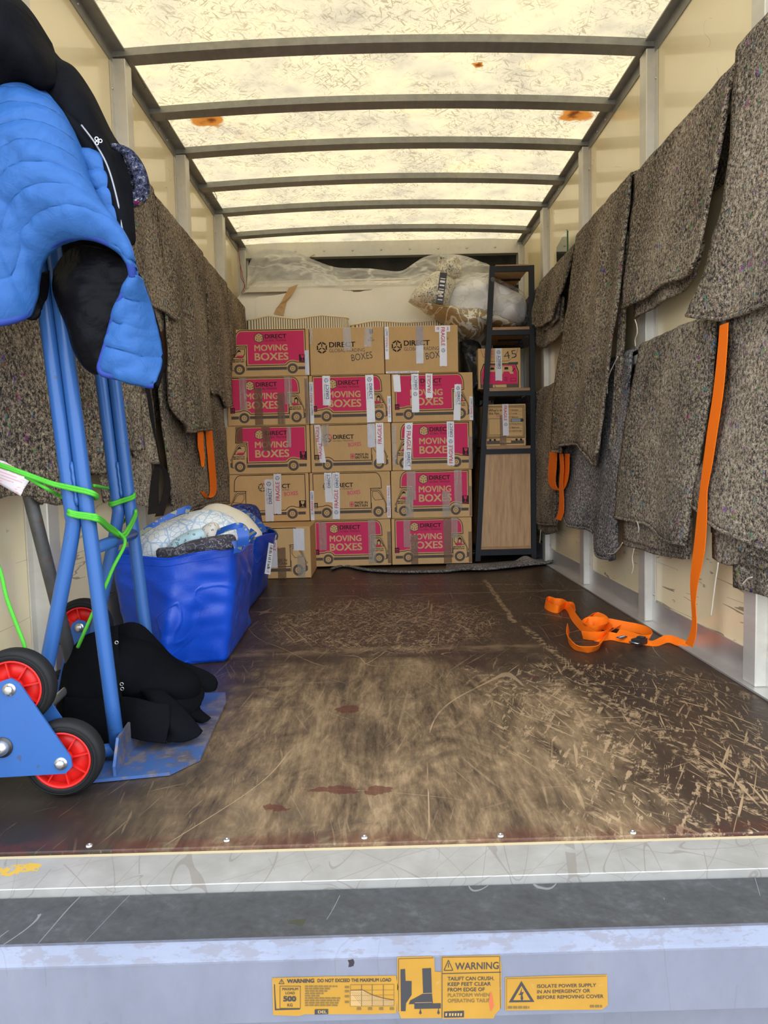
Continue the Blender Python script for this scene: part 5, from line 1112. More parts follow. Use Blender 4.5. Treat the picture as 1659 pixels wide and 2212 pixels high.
# grey pole
def mat_pole():
    g = G('worn_grey_steel'); n = g.noise(12, 5, .7); r_ = g.noise(30, 3, .6).step(.62, .70); g.pbr(g.mix(r_*.7, g.ramp(n, [(.3, (.06, .06, .06)), (.7, (.11, .11, .11))]), (.13, .06, .03)), .5, .4); return g.m
pA, pB = at(150, 1410, Y=.60), at(18, 890, Y=.50); d = pB-pA
foot = pA+d*((.012-pA.z)/d.z); top_ = pA+d*((.98-pA.z)/d.z)
m = MB(); 
t = thing('steel_pole', 'dark grey worn steel pole leaning on the left wall behind the sack truck', 'pole', foot); m.tube([foot, lerp(foot, top_, .5), top_], .0165, mat_pole(), 14); m.build('tube', t); m = MB(); m.tube([foot+Vector((0, 0, -.011)), foot+d.normalized()*.02], .019, M_RUB, 14); m.build('end_cap', t)
# paper tag
def mat_tag():
    g = G('printed_paper_tag'); x, y, z = g.xyz(); l = ((z*150.0+x*60.0).frac()).lt(.45)*g.noise(45, 2, .5, v=g.map((1, 1, 3))).gt(.47); g.pbr(g.mix(l*.6, (.68, .62, .64), (.62, .25, .24)), .6); return g.m
m = MB(); M_TAG = mat_tag(); c = px([(-40, 985, .36), (8, 996, .36), (66, 1031, .35)]); e_ = px([(-40, 1030, .35), (0, 1047, .345), (41, 1072, .34)])
def tg(u, v): p = lerp(poly_at(c, u), poly_at(e_, u), v); p.y += -.006*math.sin(v*3.1)+.008*u*u; return p
m.grid(tg, 14, 8, M_TAG); tg_o = m.build('paper_tag', None, .0006); tag(tg_o, 'white paper tag with faint red print hanging under the green cord', 'tag')
# green bungee cord
M_GRN = mat_web('green_elastic_cord', (.075, .40, .035))
t = thing('bungee_cord', 'bright green elastic cord wound round the blue sack truck uprights', 'cord', at(200, 1080, Y=.4))
def cord(l, r=.0042):
    m = MB(); P = smooth_line(px(l), 8); m.tube(P, r, M_GRN, 8); m.build('cord', t)
yv = yn-.024; yw = yn+.03; fv = yf-.024; fw = yf+.028
cord([(-60, 990, .30), (0, 1007, .31), (60, 1028, .315), (110, 1046, yv), (150, 1056, yv), (190, 1065, yv), (206, 1071, yv+.012), (207, 1077, yw), (180, 1072, yw), (140, 1062, yw)])
cord([(-60, 985, .30), (0, 1003, .31), (60, 1024, .315), (110, 1042, yv), (150, 1051, yv), (190, 1060, yv), (206, 1067, yv+.010), (209, 1072, yw), (185, 1066, yw)])
cord([(55, 1030, .34), (100, 1055, .345), (130, 1072, yw), (160, 1088, yw), (158, 1100, yw), (149, 1103, yv), (165, 1108, yv), (195, 1112, yv), (212, 1116, yv+.01), (232, 1132, .45), (252, 1147, .52), (264, 1158, .52), (270, 1168, .51), (266, 1185, .50), (245, 1225, .46), (228, 1265, yw+.02), (205, 1315, .40), (185, 1360, .40), (168, 1398, .42)])
cord([(149, 1100, yw), (150, 1107, yv), (166, 1112, yv), (196, 1116, yv), (213, 1121, yv+.01), (233, 1138, .45), (250, 1150, .52), (266, 1154, .54), (280, 1135, .60), (290, 1115, fv), (293, 1104, fv+.01), (287, 1105, fw), (260, 1135, fw)])
cord([(146, 1103, yw), (149, 1111, yv), (166, 1116, yv), (194, 1120, yv), (214, 1126, yv+.01), (234, 1144, .45), (254, 1156, .52), (268, 1160, .54), (282, 1140, .60), (292, 1118, fv), (294, 1108, fv+.01)])
for dy in (0, 5): cord([(238, 1082+dy, fw), (240, 1087+dy, fv), (262, 1080+dy, fv), (284, 1073+dy, fv), (290, 1068+dy, fv+.008), (286, 1066+dy, fw), (262, 1076+dy, fw), (238, 1082+dy, fw)])
cord([(202, 1049, yw+.01), (218, 1052, .5), (236, 1056, fw)])
cord([(-30, 1160, .30), (0, 1232, .29), (14, 1290, .28), (34, 1345, .275), (52, 1392, .27), (56, 1420, .27)])

# ---------------------------------------------------------------- jacket over the truck handles
def mat_nylon(name, c, sc=40, st=.35, rough=.42, sp=.12):
    g = G(name); a = g.noise(sc, 4, .6, dist=.6); b = g.noise(9, 3, dist=.8); g.pbr(g.ramp(b*.5+a*.5, [(.3, tuple(q*.85 for q in c)), (.7, tuple(q*1.08 for q in c))]), rough, normal=g.bump(a*.4+b, st, .012), spec=sp); return g.m
M_JB = mat_nylon('blue_quilted_nylon', (.025, .092, .265), 34, .55); M_JK = mat_nylon('black_jacket_fabric', (.0045, .0048, .0064), 30, .6, .6, .03); M_JN = mat_nylon('navy_piping', (.022, .045, .22), 60, .2); M_LIN = mat_nylon('black_satin_lining', (.0032, .0032, .0042), 12, 1.0, .42, .06)
M_FLC = m_wool('navy_fleece', (.10, .105, .15), (.022, .025, .045), (.006, .0065, .012))
jk = thing('jacket', 'blue and black quilted hooded jacket hung over the sack truck handles', 'jacket', at(140, 500, Y=.40))
def panel(name, top, bot, left, right, m_, bulge=.03, quilt=0, qa=.008, wr=.004, fr=14, nu=44, nv=56, solid=.008, seed=0, qskew=.0, lab=None, wav=0.0):
    P0 = coons(px(top), px(bot), px(left), px(right), 8)
    def P(u, v):
        p = P0(u, v); s_ = bulge*math.sin(math.pi*min(max(u, 0), 1))**.8*math.sin(math.pi*min(1, .12+.88*v))**.5
        w = wr*(n3((p.x*fr, p.z*fr, seed), 1)+.6*n3((p.x*fr*2.2, p.z*fr*2.2, seed+3), 1))
        if quilt:
            ph = v*quilt+qskew*(u-.5)**2+.12*n3((u*2, v*3, seed), 1); s_ += qa*abs(math.sin(math.pi*ph))**.55; w += .0035*n3((p.x*60, ph*2.0, seed), 1)*(1-abs(math.sin(math.pi*ph)))
        p.y -= s_+w; p.z += wav*n3((p.x*20, p.z*12, seed), 1); return p
    mb = MB(); mb.grid(P, nu, nv, m_)
    if quilt:                               # the stitched seam in each crease
        for k_ in range(1, int(quilt+qskew*.25)+1):
            ln_ = []
            for i in range(61):
                u = i/60; v = k_/quilt
                for _ in range(4): v = (k_-qskew*(u-.5)**2-.12*n3((u*2, v*3, seed), 1))/quilt
                if .01 < v < .975: ln_.append(P(u, v)+Vector((0, -.0012, 0)))
                if (not .01 < v < .975 or i == 60) and ln_:
                    if len(ln_) > 4: mb.tube(ln_, .0013, M_JN, 5)
                    ln_ = []
    o = mb.build(name, jk, solid, -1)
    if lab: o['label'] = lab
    return P
hemL = [(-70, 705, .20), (0, 699, .21), (40, 690, .23), (60, 678, .25), (72, 640, .26), (80, 590, .27), (96, 552, .26), (130, 522, .25), (170, 511, .24), (205, 514, .24), (240, 528, .24), (268, 548, .245), (284, 572, .25), (290, 600, .26)]
shell = panel('quilted_shell', [(-80, 200, .36), (-20, 198, .35), (40, 192, .34), (85, 200, .33), (112, 214, .335)], hemL, [(-80, 200, .36), (-110, 450, .22), (-70, 705, .20)],
      [(112, 214, .335), (145, 268, .31), (172, 330, .295), (196, 410, .28), (232, 480, .265), (262, 520, .26), (284, 560, .255), (290, 600, .26)], M_JB, .055, 8, .0062, .007, 15, 110, 150, .010, 2, .9, 'blue quilted front panel')
m = MB(); m.tube([p+Vector((0, -.009, 0)) for p in smooth_line(px(hemL), 8)], .0085, M_JN, 8); m.build('hem_piping', jk)['label'] = 'navy hem piping'
flapL = [(290, 596, .262), (285, 612, .265), (268, 640, .27), (250, 685, .28), (236, 735, .285), (224, 775, .285), (219, 795, .285), (226, 808, .285)]
flapB = [(226, 808, .285), (255, 815, .285), (290, 823, .29), (318, 832, .30), (334, 833, .305)]
panel('quilted_flap', [(290, 596, .262), (296, 600, .27), (300, 606, .28)], flapB, flapL, [(300, 606, .28), (318, 655, .31), (333, 700, .325), (343, 750, .33), (345, 790, .32), (334, 833, .305)], M_JB, .022, 4, .0062, .008, 18, 40, 60, .010, 5, .5, 'blue quilted lower flap', .003)
m = MB(); m.tube([p+Vector((0, -.008, 0)) for p in smooth_line(px(flapL+flapB[1:]), 8)], .0070, M_JN, 8); m.build('hem_piping', jk)['label'] = 'navy hem piping'
m = MB(); m.tube([p+Vector((.0, -.001, 0)) for p in smooth_line(px([(290, 590, .265), (303, 606, .285), (321, 655, .31), (336, 700, .325), (347, 750, .33), (349, 790, .32), (338, 834, .305)]), 8)], .0065, M_JK, 8); m.build('front_binding', jk)['label'] = 'black front binding'
# lining: the hollow under the arch and the lump that hangs right of the tubes
panel('lining', [(60, 600, .40), (90, 545, .42), (170, 500, .44), (250, 530, .42), (292, 590, .38)], [(78, 690, .40), (130, 660, .46), (200, 650, .48), (262, 640, .40)], [(60, 600, .40), (70, 650, .40), (78, 690, .40)], [(292, 590, .38), (285, 610, .38), (262, 640, .40)], M_LIN, -.03, 0, 0, .008, 12, 40, 30, .008, 7, lab='black lining')
panel('lining', [(122, 585, .335), (165, 545, .335), (220, 545, .325), (278, 575, .315), (289, 604, .30)], [(172, 762, .33), (186, 785, .32), (205, 800, .315), (226, 806, .30)], [(122, 585, .335), (128, 640, .335), (148, 690, .335), (160, 730, .335), (172, 762, .33)], [(289, 604, .30), (262, 650, .295), (240, 720, .297), (226, 806, .30)], M_LIN, .035, 0, 0, .011, 11, 50, 60, .010, 9, lab='black satin lining')
panel('lining', [(66, 640, .30), (80, 600, .32), (100, 585, .34)], [(52, 690, .28), (76, 688, .29), (92, 668, .30)], [(66, 640, .30), (60, 670, .29), (52, 690, .28)], [(100, 585, .34), (98, 640, .33), (92, 668, .30)], M_LIN, .012, 0, 0, .005, 14, 16, 20, .008, 10, lab='black lining')
# hood and shoulders
panel('hood', [(-80, 70, .33), (-30, 40, .32), (0, 30, .32), (30, 23, .32), (50, 25, .33), (72, 50, .34), (100, 95, .36)], [(-80, 210, .30), (-30, 203, .30), (0, 200, .295), (40, 184, .295), (75, 182, .295), (100, 190, .30), (122, 186, .33)], [(-80, 70, .33), (-95, 140, .26), (-80, 210, .30)], [(100, 95, .36), (112, 130, .35), (120, 160, .34), (122, 186, .33)], M_JK, .075, 0, 0, .016, 7, 50, 40, .012, 14, lab='black hood', wav=.012)
panel('shoulder_yoke', [(92, 92, .37), (130, 140, .38), (165, 165, .39), (205, 225, .40), (240, 300, .41), (262, 330, .41)], [(95, 195, .315), (130, 232, .315), (150, 258, .31), (172, 272, .31), (205, 310, .31), (236, 352, .315)], [(92, 92, .37), (112, 150, .34), (95, 195, .315)], [(262, 330, .41), (250, 340, .36), (236, 352, .315)], M_JK, .028, 0, 0, .010, 12, 60, 26, .010, 16, lab='black padded shoulder')
panel('shoulder_yoke', [(108, 200, .325), (132, 232, .318), (155, 256, .315), (178, 275, .315)], [(178, 330, .30), (200, 332, .295), (220, 338, .295), (232, 350, .30)], [(108, 200, .325), (140, 258, .315), (160, 298, .305), (178, 330, .30)], [(178, 275, .315), (205, 310, .31), (220, 330, .305), (232, 350, .30)], M_JK, .012, 0, 0, .005, 14, 24, 24, .008, 17, lab='black yoke')
panel('quilted_side', [(174, 328, .30), (200, 331, .298), (222, 336, .298), (232, 350, .30)], [(262, 522, .27), (270, 528, .275), (276, 520, .28)], [(174, 328, .30), (198, 405, .29), (228, 470, .28), (262, 522, .27)], [(232, 350, .30), (240, 400, .295), (256, 460, .29), (276, 520, .28)], M_JB, .010, 5, .006, .004, 18, 24, 50, .008, 18, lab='blue quilted side panel')
panel('zip_placket', [(196, 290, .305), (215, 300, .31), (236, 330, .32), (256, 335, .34)], [(272, 520, .275), (278, 530, .28), (284, 520, .29)], [(196, 290, .305), (222, 345, .292), (240, 420, .285), (262, 490, .277), (272, 520, .275)], [(256, 335, .34), (272, 395, .33), (280, 450, .31), (284, 520, .29)], M_JK, .014, 0, 0, .006, 16, 26, 60, .010, 20, lab='black zip placket')
m = MB(); F_ = px([(180, 275, .293), (212, 318, .289), (238, 368, .284), (258, 440, .280), (268, 500, .274)]); m.tube([p+Vector((0, -.010, 0)) for p in smooth_line(F_, 10)], .0022, flat('grey_zip', (.22, .23, .24), .4, .5), 5); m.build('zip', jk)['label'] = 'grey zip'
m = MB(); c_ = at(212, 306, Y=.272)
for a in (0, 2.1, 4.2): m.lathe(c_+Vector((.005*math.cos(a), 0, .005*math.sin(a)+.001)), (0, -1, 0), [(0, .0042), (.0015, .0042), (.0015, .0026), (0, .0026)], flat('white_embroidery', (.55, .56, .58), .6), 12)
m.build('chest_badge', jk)['label'] = 'small white embroidered mark'
m = MB(); m.tube(smooth_line(px([(243, 316, .35), (262, 322, .34), (280, 335, .335), (296, 360, .335), (306, 390, .335), (307, 412, .335), (298, 428, .335), (284, 432, .335), (276, 424, .335)]), 6), [.008+.008*min(1, i/20) for i in range(49)], M_FLC, 10, True, .8); m.build('fleece_cuff', jk)['label'] = 'dark fleece collar edge'
panel('fleece_collar', [(243, 318, .37), (262, 326, .37), (282, 342, .37)], [(272, 430, .36), (286, 430, .36), (300, 415, .36)], [(243, 318, .37), (262, 370, .36), (272, 430, .36)], [(282, 342, .37), (296, 375, .365), (300, 415, .36)], M_FLC, -.01, 0, 0, .003, 14, 16, 20, .008, 22, lab='dark fleece collar')
# back half of the jacket, hanging over the far handle
panel('back_panel', [(-60, 60, .48), (40, 40, .52), (120, 130, .58), (190, 230, .60), (245, 320, .62)], [(-20, 640, .55), (80, 600, .62), (170, 560, .66), (285, 560, .64)], [(-60, 60, .48), (-60, 350, .50), (-20, 640, .55)], [(245, 320, .62), (270, 430, .64), (285, 560, .64)], M_JK, -.02, 6, .006, .006, 10, 40, 50, .010, 24, lab='black back panel')

# ---------------------------------------------------------------- black felt covers on the toe plate
def mat_felt():
    g = G('black_felt_cover'); a = g.noise(240, 3, .7); b = g.noise(8, 4); g.pbr(g.ramp(a*.4+b*.6, [(.3, (.0026, .0028, .0035)), (.7, (.0058, .0062, .0075))]), .92, normal=g.bump(a, .35, .002), spec=.03); return g.m
M_FELT = mat_felt(); fp = thing('felt_cover', 'heap of black felt covers folded on the sack truck toe plate', 'felt cover', T(.10, .28, .009))
def fold(name, top, bot, left, right, bulge, seed, nu=36, nv=30, wr=.006):
    P0 = coons(px(top), px(bot), px(left), px(right), 8)
    def P(u, v):
        p = P0(u, v); p.y -= bulge*math.sin(math.pi*u)*math.sin(math.pi*min(1, .1+.85*v))+wr*n3((p.x*14, p.z*14, seed), 1); p.z = max(p.z, .016); return p
    mb = MB(); mb.grid(P, nu, nv, M_FELT); return mb.build(name, fp, .007, 0)
fold('fold', [(128, 1500, .62), (150, 1420, .62), (185, 1375, .60), (215, 1362, .58), (255, 1350, .57)], [(125, 1585, .52), (180, 1600, .48), (230, 1608, .45), (268, 1606, .44)], [(128, 1500, .62), (122, 1545, .57), (125, 1585, .52)], [(255, 1350, .57), (262, 1480, .52), (268, 1606, .44)], .05, 1)
fold('fold', [(255, 1352, .66), (285, 1343, .66), (312, 1352, .67), (345, 1385, .69), (380, 1420, .71), (430, 1442, .73), (462, 1460, .74), (469, 1475, .74)], [(256, 1440, .60), (300, 1438, .62), (345, 1448, .66), (400, 1465, .69), (440, 1492, .71), (458, 1494, .72)], [(255, 1352, .66), (254, 1400, .63), (256, 1440, .60)], [(469, 1475, .74), (466, 1488, .73), (458, 1494, .72)], .04, 2)
fold('fold', [(300, 1480, .62), (330, 1462, .62), (370, 1458, .63), (415, 1470, .65), (440, 1490, .66)], [(330, 1550, .55), (370, 1545, .56), (410, 1540, .57), (435, 1520, .60)], [(300, 1480, .62), (312, 1520, .58), (330, 1550, .55)], [(440, 1490, .66), (440, 1505, .63), (435, 1520, .60)], .05, 3)
fold('fold', [(262, 1504, .46), (300, 1508, .45), (340, 1518, .45), (365, 1523, .455)], [(266, 1590, .42), (300, 1597, .415), (330, 1602, .41), (358, 1606, .41)], [(262, 1504, .46), (262, 1550, .44), (266, 1590, .42)], [(365, 1523, .455), (366, 1560, .43), (358, 1606, .41)], .012, 4)
fold('fold', [(305, 1490, .52), (330, 1488, .51), (350, 1492, .50)], [(362, 1604, .43), (400, 1600, .44), (428, 1590, .455), (437, 1580, .47)], [(305, 1490, .52), (335, 1540, .47), (362, 1604, .43)], [(350, 1492, .50), (395, 1530, .49), (437, 1580, .47)], .035, 5)
fold('fold', [(395, 1490, .62), (425, 1490, .63), (437, 1500, .63)], [(405, 1548, .58), (440, 1560, .58), (455, 1552, .59)], [(395, 1490, .62), (398, 1520, .60), (405, 1548, .58)], [(437, 1500, .63), (430, 1530, .60), (455, 1552, .59)], .03, 6)
fold('fold', [(140, 1505, .50), (200, 1508, .48), (262, 1502, .47)], [(150, 1590, .47), (210, 1604, .44), (266, 1608, .42)], [(140, 1505, .50), (140, 1550, .48), (150, 1590, .47)], [(262, 1502, .47), (264, 1550, .45), (266, 1608, .42)], .015, 8)
m = MB(); pillow(m, [(150, 1440), (200, 1390), (255, 1375), (320, 1390), (390, 1440), (430, 1470), (425, 1520), (390, 1540), (330, 1548), (250, 1540), (170, 1530)], .62, .10, M_FELT, 8, .3, 9, .9, 3); m.build('bundle', fp)
m = MB()
for a, b in ((252, 1388), (263, 1478), (264, 1488)): m.lathe(at(a, b, Y=.50), (0, -1, 0), [(0, .005), (.001, .005), (.001, .003), (0, .003)], M_SCREW, 10)
m.build('eyelets', fp)['label'] = 'small silver eyelets'
# ---------------------------------------------------------------- blue woven shopping bags with bedding
def mat_bluebag():
    g = G('blue_woven_plastic'); x, y, z = g.xyz(); wv = ((x+y)*900.0).sin()*((z)*900.0).sin(); cr = g.noise(9, 4, .5, dist=.6); li = (g.noise(4.2, 2, .5, v=g.map((1, 1, 1), rot=(.4, .6, .3)), dist=.6)-.5).abs().step(.03, .0)
    g.pbr(g.ramp(cr, [(.3, (.0035, .048, .40)), (.7, (.007, .072, .52))]), .30, normal=g.bump(cr*.5+li*.30+wv*.03, .6, .010), spec=.35); return g.m
M_BAG = mat_bluebag(); M_BAGS = mat_web('blue_yellow_strap', (.012, .085, .36))
def mat_strap():
    g = G('blue_printed_handle'); n = g.noise(48, 1, .4).gt(.58); g.pbr(g.mix(n*.7, (.012, .08, .36), (.33, .32, .10)), .5); return g.m
M_STRAP = mat_strap()
def bag(label, bot, top, seed, name='shopping_bag', rimz=None):
    """bot, top: rings of floor and rim corners (3D)"""
    cen = sum((Vector(b) for b in bot), Vector())/len(bot); t = thing(name, label, 'bag', (cen.x, cen.y, .004), 'blue woven shopping bags')
    def ring(pts, r):
        out = []; n = len(pts)
        for i in range(n):
            a, b, c = Vector(pts[i-1]), Vector(pts[i]), Vector(pts[(i+1) % n]); p0, p1 = lerp(b, a, r), lerp(b, c, r)
            out += [p0, lerp(lerp(p0, p1, .5), b, .5), p1]
        return out+[out[0]]
    B_, T_ = ring(bot, .07), ring(top, .09)
    def P(u, v):
        b, q = poly_at(B_, u), poly_at(T_, u); p = lerp(b, q, v); c = lerp(cen, sum((Vector(w) for w in top), Vector())/len(top), v); o = (p-c); o.z = 0; o = o.normalized()
        s_ = math.sin(math.pi*v); k_ = .012*s_+.005*n3((u*9+seed, v*3, seed), 1)*s_**.5+.006*n3((u*23, v*9, seed), 1)*s_**.5-.007*abs(n3((u*14+v*6, v*4-u*5, seed+4), 1))
        p += o*k_; p.z = max(p.z, .004) + (.004*n3((u*14, 1, seed), 1) if v > .97 else 0); return p
    m = MB(); m.grid(P, 130, 36, M_BAG); m.add([P(i/60, 0) for i in range(60)]+[Vector((cen.x, cen.y, .004))], [(60, (i+1) % 60, i) for i in range(60)], M_BAG)
    m.build('body', t, .0022, 0)
    m = MB()
    for zz in (.925, .985): m.tube([P(i/130, zz)+Vector((0, -.001, 0)) for i in range(131)], .0016, M_BAG, 5, False)
    m.build('rim_seam', t)
    return t, P
Zr = .37
b1, P1 = bag('front blue woven bag on the floor, stuffed with patterned pillows', [(-.975, 1.27, .004), at(352, 1452, Z=.004), at(402, 1434, Z=.004), at(489, 1428, Z=.004), at(547, 1340, Z=.004), (-.96, 1.80, .004)],
      [at(238, 1196, X=-.985), at(362, 1206, Y=1.13), at(430, 1192, Y=1.14), at(507, 1181, Y=1.20), at(551, 1172, Y=1.62), (-.97, 1.80, .40)], 3)
b2, P2 = bag('rear blue woven bag with a white barcode label, behind the front one', [(-.95, 2.00, .004), at(548, 1334, Z=.004)+Vector((-.05, .05, 0)), at(580, 1262, Z=.004), (-.92, 2.62, .004)],
      [(-.97, 1.95, .42), at(548, 1162, Y=1.92), at(599, 1148, Y=2.18), at(585, 1140, Y=2.62), (-.96, 2.60, .42)], 9)
# barcode label on the rear bag
m = MB(); q = [at(a, b, Y=2.02) for a, b in ((568, 1238), (578, 1241), (586, 1174), (577, 1172))]; q = [at(567, 1238, Y=1.99), at(579, 1240, Y=2.03), at(586, 1174, Y=2.03), at(576, 1171, Y=1.99)]
n_ = (q[1]-q[0]).cross(q[3]-q[0]).normalized(); q = [p+n_*.012 for p in q]
m.extr(q, n_*.001, flat('white_label', (.78, .78, .80), .5)); F = Face2D(m, q[0]+n_*.001, (q[1]-q[0]).normalized(), (q[3]-q[0]).normalized(), n_); wl, hl = (q[1]-q[0]).length, (q[3]-q[0]).length; rnd = random.Random(4); y = hl*.06
while y < hl*.94:
    w = rnd.choice((.0015, .003, .0045)); F.poly([(wl*.25, y), (wl*(.75 if rnd.random() < .8 else .55), y), (wl*(.75 if rnd.random() < .8 else .55), y+w), (wl*.25, y+w)], M_PEN); y += w+rnd.choice((.0025, .004, .008))
m.build('barcode_label', b2)['label'] = 'white barcode label'
def strip(parent, l, w, m_=None, name='handle', th=.0022):
    P = smooth_line(px(l), 7); W_ = []
    mb = MB(); mb.ribbon(P, [Vector(w) for _ in P], th, m_ or M_STRAP); return mb.build(name, parent)
strip(b1, [(296, 1158, 1.22), (330, 1135, 1.24), (365, 1116, 1.27), (396, 1102, 1.30), (410, 1102, 1.32)], (.004, .008, .013))
strip(b1, [(468, 1150, 1.12), (490, 1142, 1.10), (512, 1136, 1.10), (528, 1142, 1.12), (540, 1160, 1.16), (550, 1168, 1.22)], (.003, .008, .010))
strip(b1, [(522, 1140, 1.10), (526, 1160, 1.09), (524, 1180, 1.10)], (.018, .004, .002)); strip(b1, [(508, 1168, 1.11), (514, 1182, 1.11), (512, 1194, 1.115)], (.012, .004, .002)); strip(b1, [(536, 1148, 1.12), (548, 1158, 1.15), (538, 1168, 1.14), (528, 1186, 1.13)], (.010, .004, .010))
strip(b2, [(499, 1098, 2.3), (520, 1103, 2.25), (545, 1120, 2.2), (562, 1136, 2.15), (570, 1150, 2.1)], (.014, .010, .008))
m = MB(); m.tube(smooth_line(px([(575, 1150, 2.0), (580, 1142, 2.0), (592, 1146, 2.0), (599, 1156, 2.0), (597, 1166, 2.0)]), 6), .004, flat('dark_cord_handle', (.02, .03, .06), .6), 6); m.build('cord_handle', b2)
# bedding
def mat_star():
    g = G('pale_blue_star_cotton'); v = g.map((1, 1, 1)); e = g.voro(15, v, 'DISTANCE_TO_EDGE', 0); d = g.voro(45, v, 'DISTANCE_TO_EDGE', 0); l = e.lt(.035).max(d.lt(.045)); sh = g.noise(6).step(.45, .6)
    g.pbr(g.mix(l*.75, (.74, .76, .74), g.mix(sh, (.40, .47, .48), (.28, .42, .62))), .85, normal=g.bump(g.noise(6, 3), .3, .02)); return g.m
def mat_daisy():
    g = G('dark_daisy_print_cotton'); v = g.voro(34); r_ = (v-.30).abs().lt(.10); c = v.lt(.10); a = g.voro(150); pet = (r_*a.lt(.30)).max(((v-.42).abs().lt(.012))*.5); ln = g.voro(34, None, 'DISTANCE_TO_EDGE', 0).lt(.04)*g.noise(50).gt(.45)
    g.pbr(g.mix(pet.max(ln*.35)*.8, (.05, .046, .058), (.50, .48, .50)), .85, normal=g.bump(g.noise(9, 3), .4, .02)); return g.m
def mat_dash(name, base, ink, sc=70, asp=(1, 1, .4), th=.30):
    g = G(name); v = g.voro(sc, g.map(asp, rot=(0, .4, 0))); r_ = v.lt(th)*(v.gt(th*.35)); g.pbr(g.mix(r_*.8, base, ink), .85); return g.m
def lump(name, label, cat, outline, Y0, th, m_, wr=.2, fr=9, seed=0, part='cover', back=1.0, tilt=0.0):
    t = thing(name, label, cat, at(*outline[0], Y=Y0)); mb = MB(); pillow(mb, outline, Y0, th, m_, 10, wr, fr, back, seed, tilt); mb.build(part, t); return t
lump('pillow', 'white pillow with pale blue star print in the front blue bag', 'pillow', [(290, 1180), (300, 1158), (322, 1142), (350, 1128), (380, 1116), (410, 1107), (440, 1102), (475, 1108), (508, 1128), (515, 1160), (510, 1215), (440, 1240), (350, 1245), (296, 1225)], 1.40, .12, mat_star(), .25, 7, 2, tilt=.35)
lump('folded_cloth', 'pale blue leaf-print cloth rolled in the front blue bag', 'cloth', [(360, 1184), (378, 1164), (405, 1148), (430, 1142), (446, 1148), (450, 1165), (440, 1200), (400, 1215), (365, 1205)], 1.28, .055, mat_dash('pale_blue_leaf_cotton', (.45, .63, .68), (.05, .14, .18), 55, (1, 1, .6), .26), .2, 12, 4)
lump('folded_cloth', 'cream cloth with small dark dashes beside the pale blue roll', 'cloth', [(438, 1138), (452, 1130), (468, 1130), (474, 1145), (474, 1170), (455, 1180), (440, 1165)], 1.29, .05, mat_dash('cream_dash_cotton', (.68, .64, .56), (.05, .06, .07), 110, (1, 1, .5), .25), .2, 12, 6)
lump('folded_cloth', 'dark grey daisy-print cloth on top at the front of the blue bag', 'cloth', [(337, 1190), (344, 1184), (360, 1190), (400, 1172), (450, 1160), (500, 1154), (510, 1165), (508, 1182), (450, 1200), (380, 1212), (342, 1206)], 1.20, .045, mat_daisy(), .25, 12, 8)
lump('pillow', 'plain cream pillow bulging out of the rear blue bag', 'pillow', [(430, 1105), (442, 1094), (460, 1089), (480, 1090), (505, 1098), (530, 1112), (550, 1132), (562, 1147), (567, 1158), (545, 1182), (500, 1200), (440, 1200), (425, 1150)], 2.05, .11, mat_cloth('cream_cotton', (.80, .73, .58), .8, 60, .05), .2, 7, 5, tilt=.2)
lump('towel', 'folded navy blue towel at the back of the rear blue bag', 'towel', [(496, 1098), (505, 1090), (530, 1088), (552, 1092), (561, 1105), (566, 1130), (572, 1150), (560, 1185), (515, 1185), (500, 1140)], 2.38, .10, m_wool('navy_terry', (.06, .07, .22), (.025, .032, .15), (.010, .012, .06)), .3, 14, 7)

# ---------------------------------------------------------------- warning stickers on the tail-lift beam
def mat_sticker():
    g = G('yellow_sticker'); n = g.noise(14, 4); f = g.noise(60, 4, .7).gt(.66); g.pbr(g.mix(f*.4, g.ramp(n, [(.3, (.26, .128, .003)), (.7, (.31, .157, .005))]), (.27, .20, .08)), .45, coat=.2); return g.m
M_YEL = mat_sticker(); M_SBK = flat('faded_black_print', (.018, .018, .021), .5); M_SGR = flat('grey_brown_print', (.115, .068, .018), .5); M_SFD = flat('faded_yellow', (.32, .20, .07), .5)
YB_ = -.2482
def sticker(label, l, notch=()):
    """l: outline in photo positions on the beam's face (clockwise from top left)"""
    pts = [at(a, b, Y=YB_) for a, b in l]; mb = MB(); c = sum(pts, Vector())/len(pts); t = thing('warning_sticker', label, 'sticker', (c.x, YB_, c.z), 'yellow warning stickers on the tail lift beam')
    mb.extr([p+Vector((0, -.0002, 0)) for p in pts], (0, -.0006, 0), M_YEL); p0 = pts[0]
    F = Face2D(mb, (0, YB_-.0008, 0), (1, 0, 0), (0, 0, 1), (0, -1, 0), lambda a, b: (lambda q: (q.x, q.z))(at(a, b, Y=YB_))); F.lift = .0002
    return t, mb, F
def ln(F, l, w, m_): # line with pixel width
    for a, b in zip(l, l[1:]):
        d = Vector((b[0]-a[0], b[1]-a[1])).normalized(); n = Vector((-d.y, d.x))*w/2; F.poly([(a[0]-n.x, a[1]-n.y), (b[0]-n.x, b[1]-n.y), (b[0]+n.x, b[1]+n.y), (a[0]+n.x, a[1]+n.y)][::-1], m_, .0002)
def tx(F, st, x0, y0, x1, y1, m_, bold=.02, rise=0.0):
    v, f = text2d(st, bold); nq = len(v)//4 if bold > 0 else len(v)+1; vs = []
    for i, (a, b) in enumerate(v):
        if i % nq == 0: F.up()
        vs.append(F.P(lerp(x0, x1, a), lerp(y1, y0, b)-rise*a, .0003))
    F.mb.add(vs, f, m_)
def tri(F, x, y, w, h, lw, m_): ln(F, [(x, y+h), (x+w/2, y), (x+w, y+h), (x, y+h)], lw, m_)
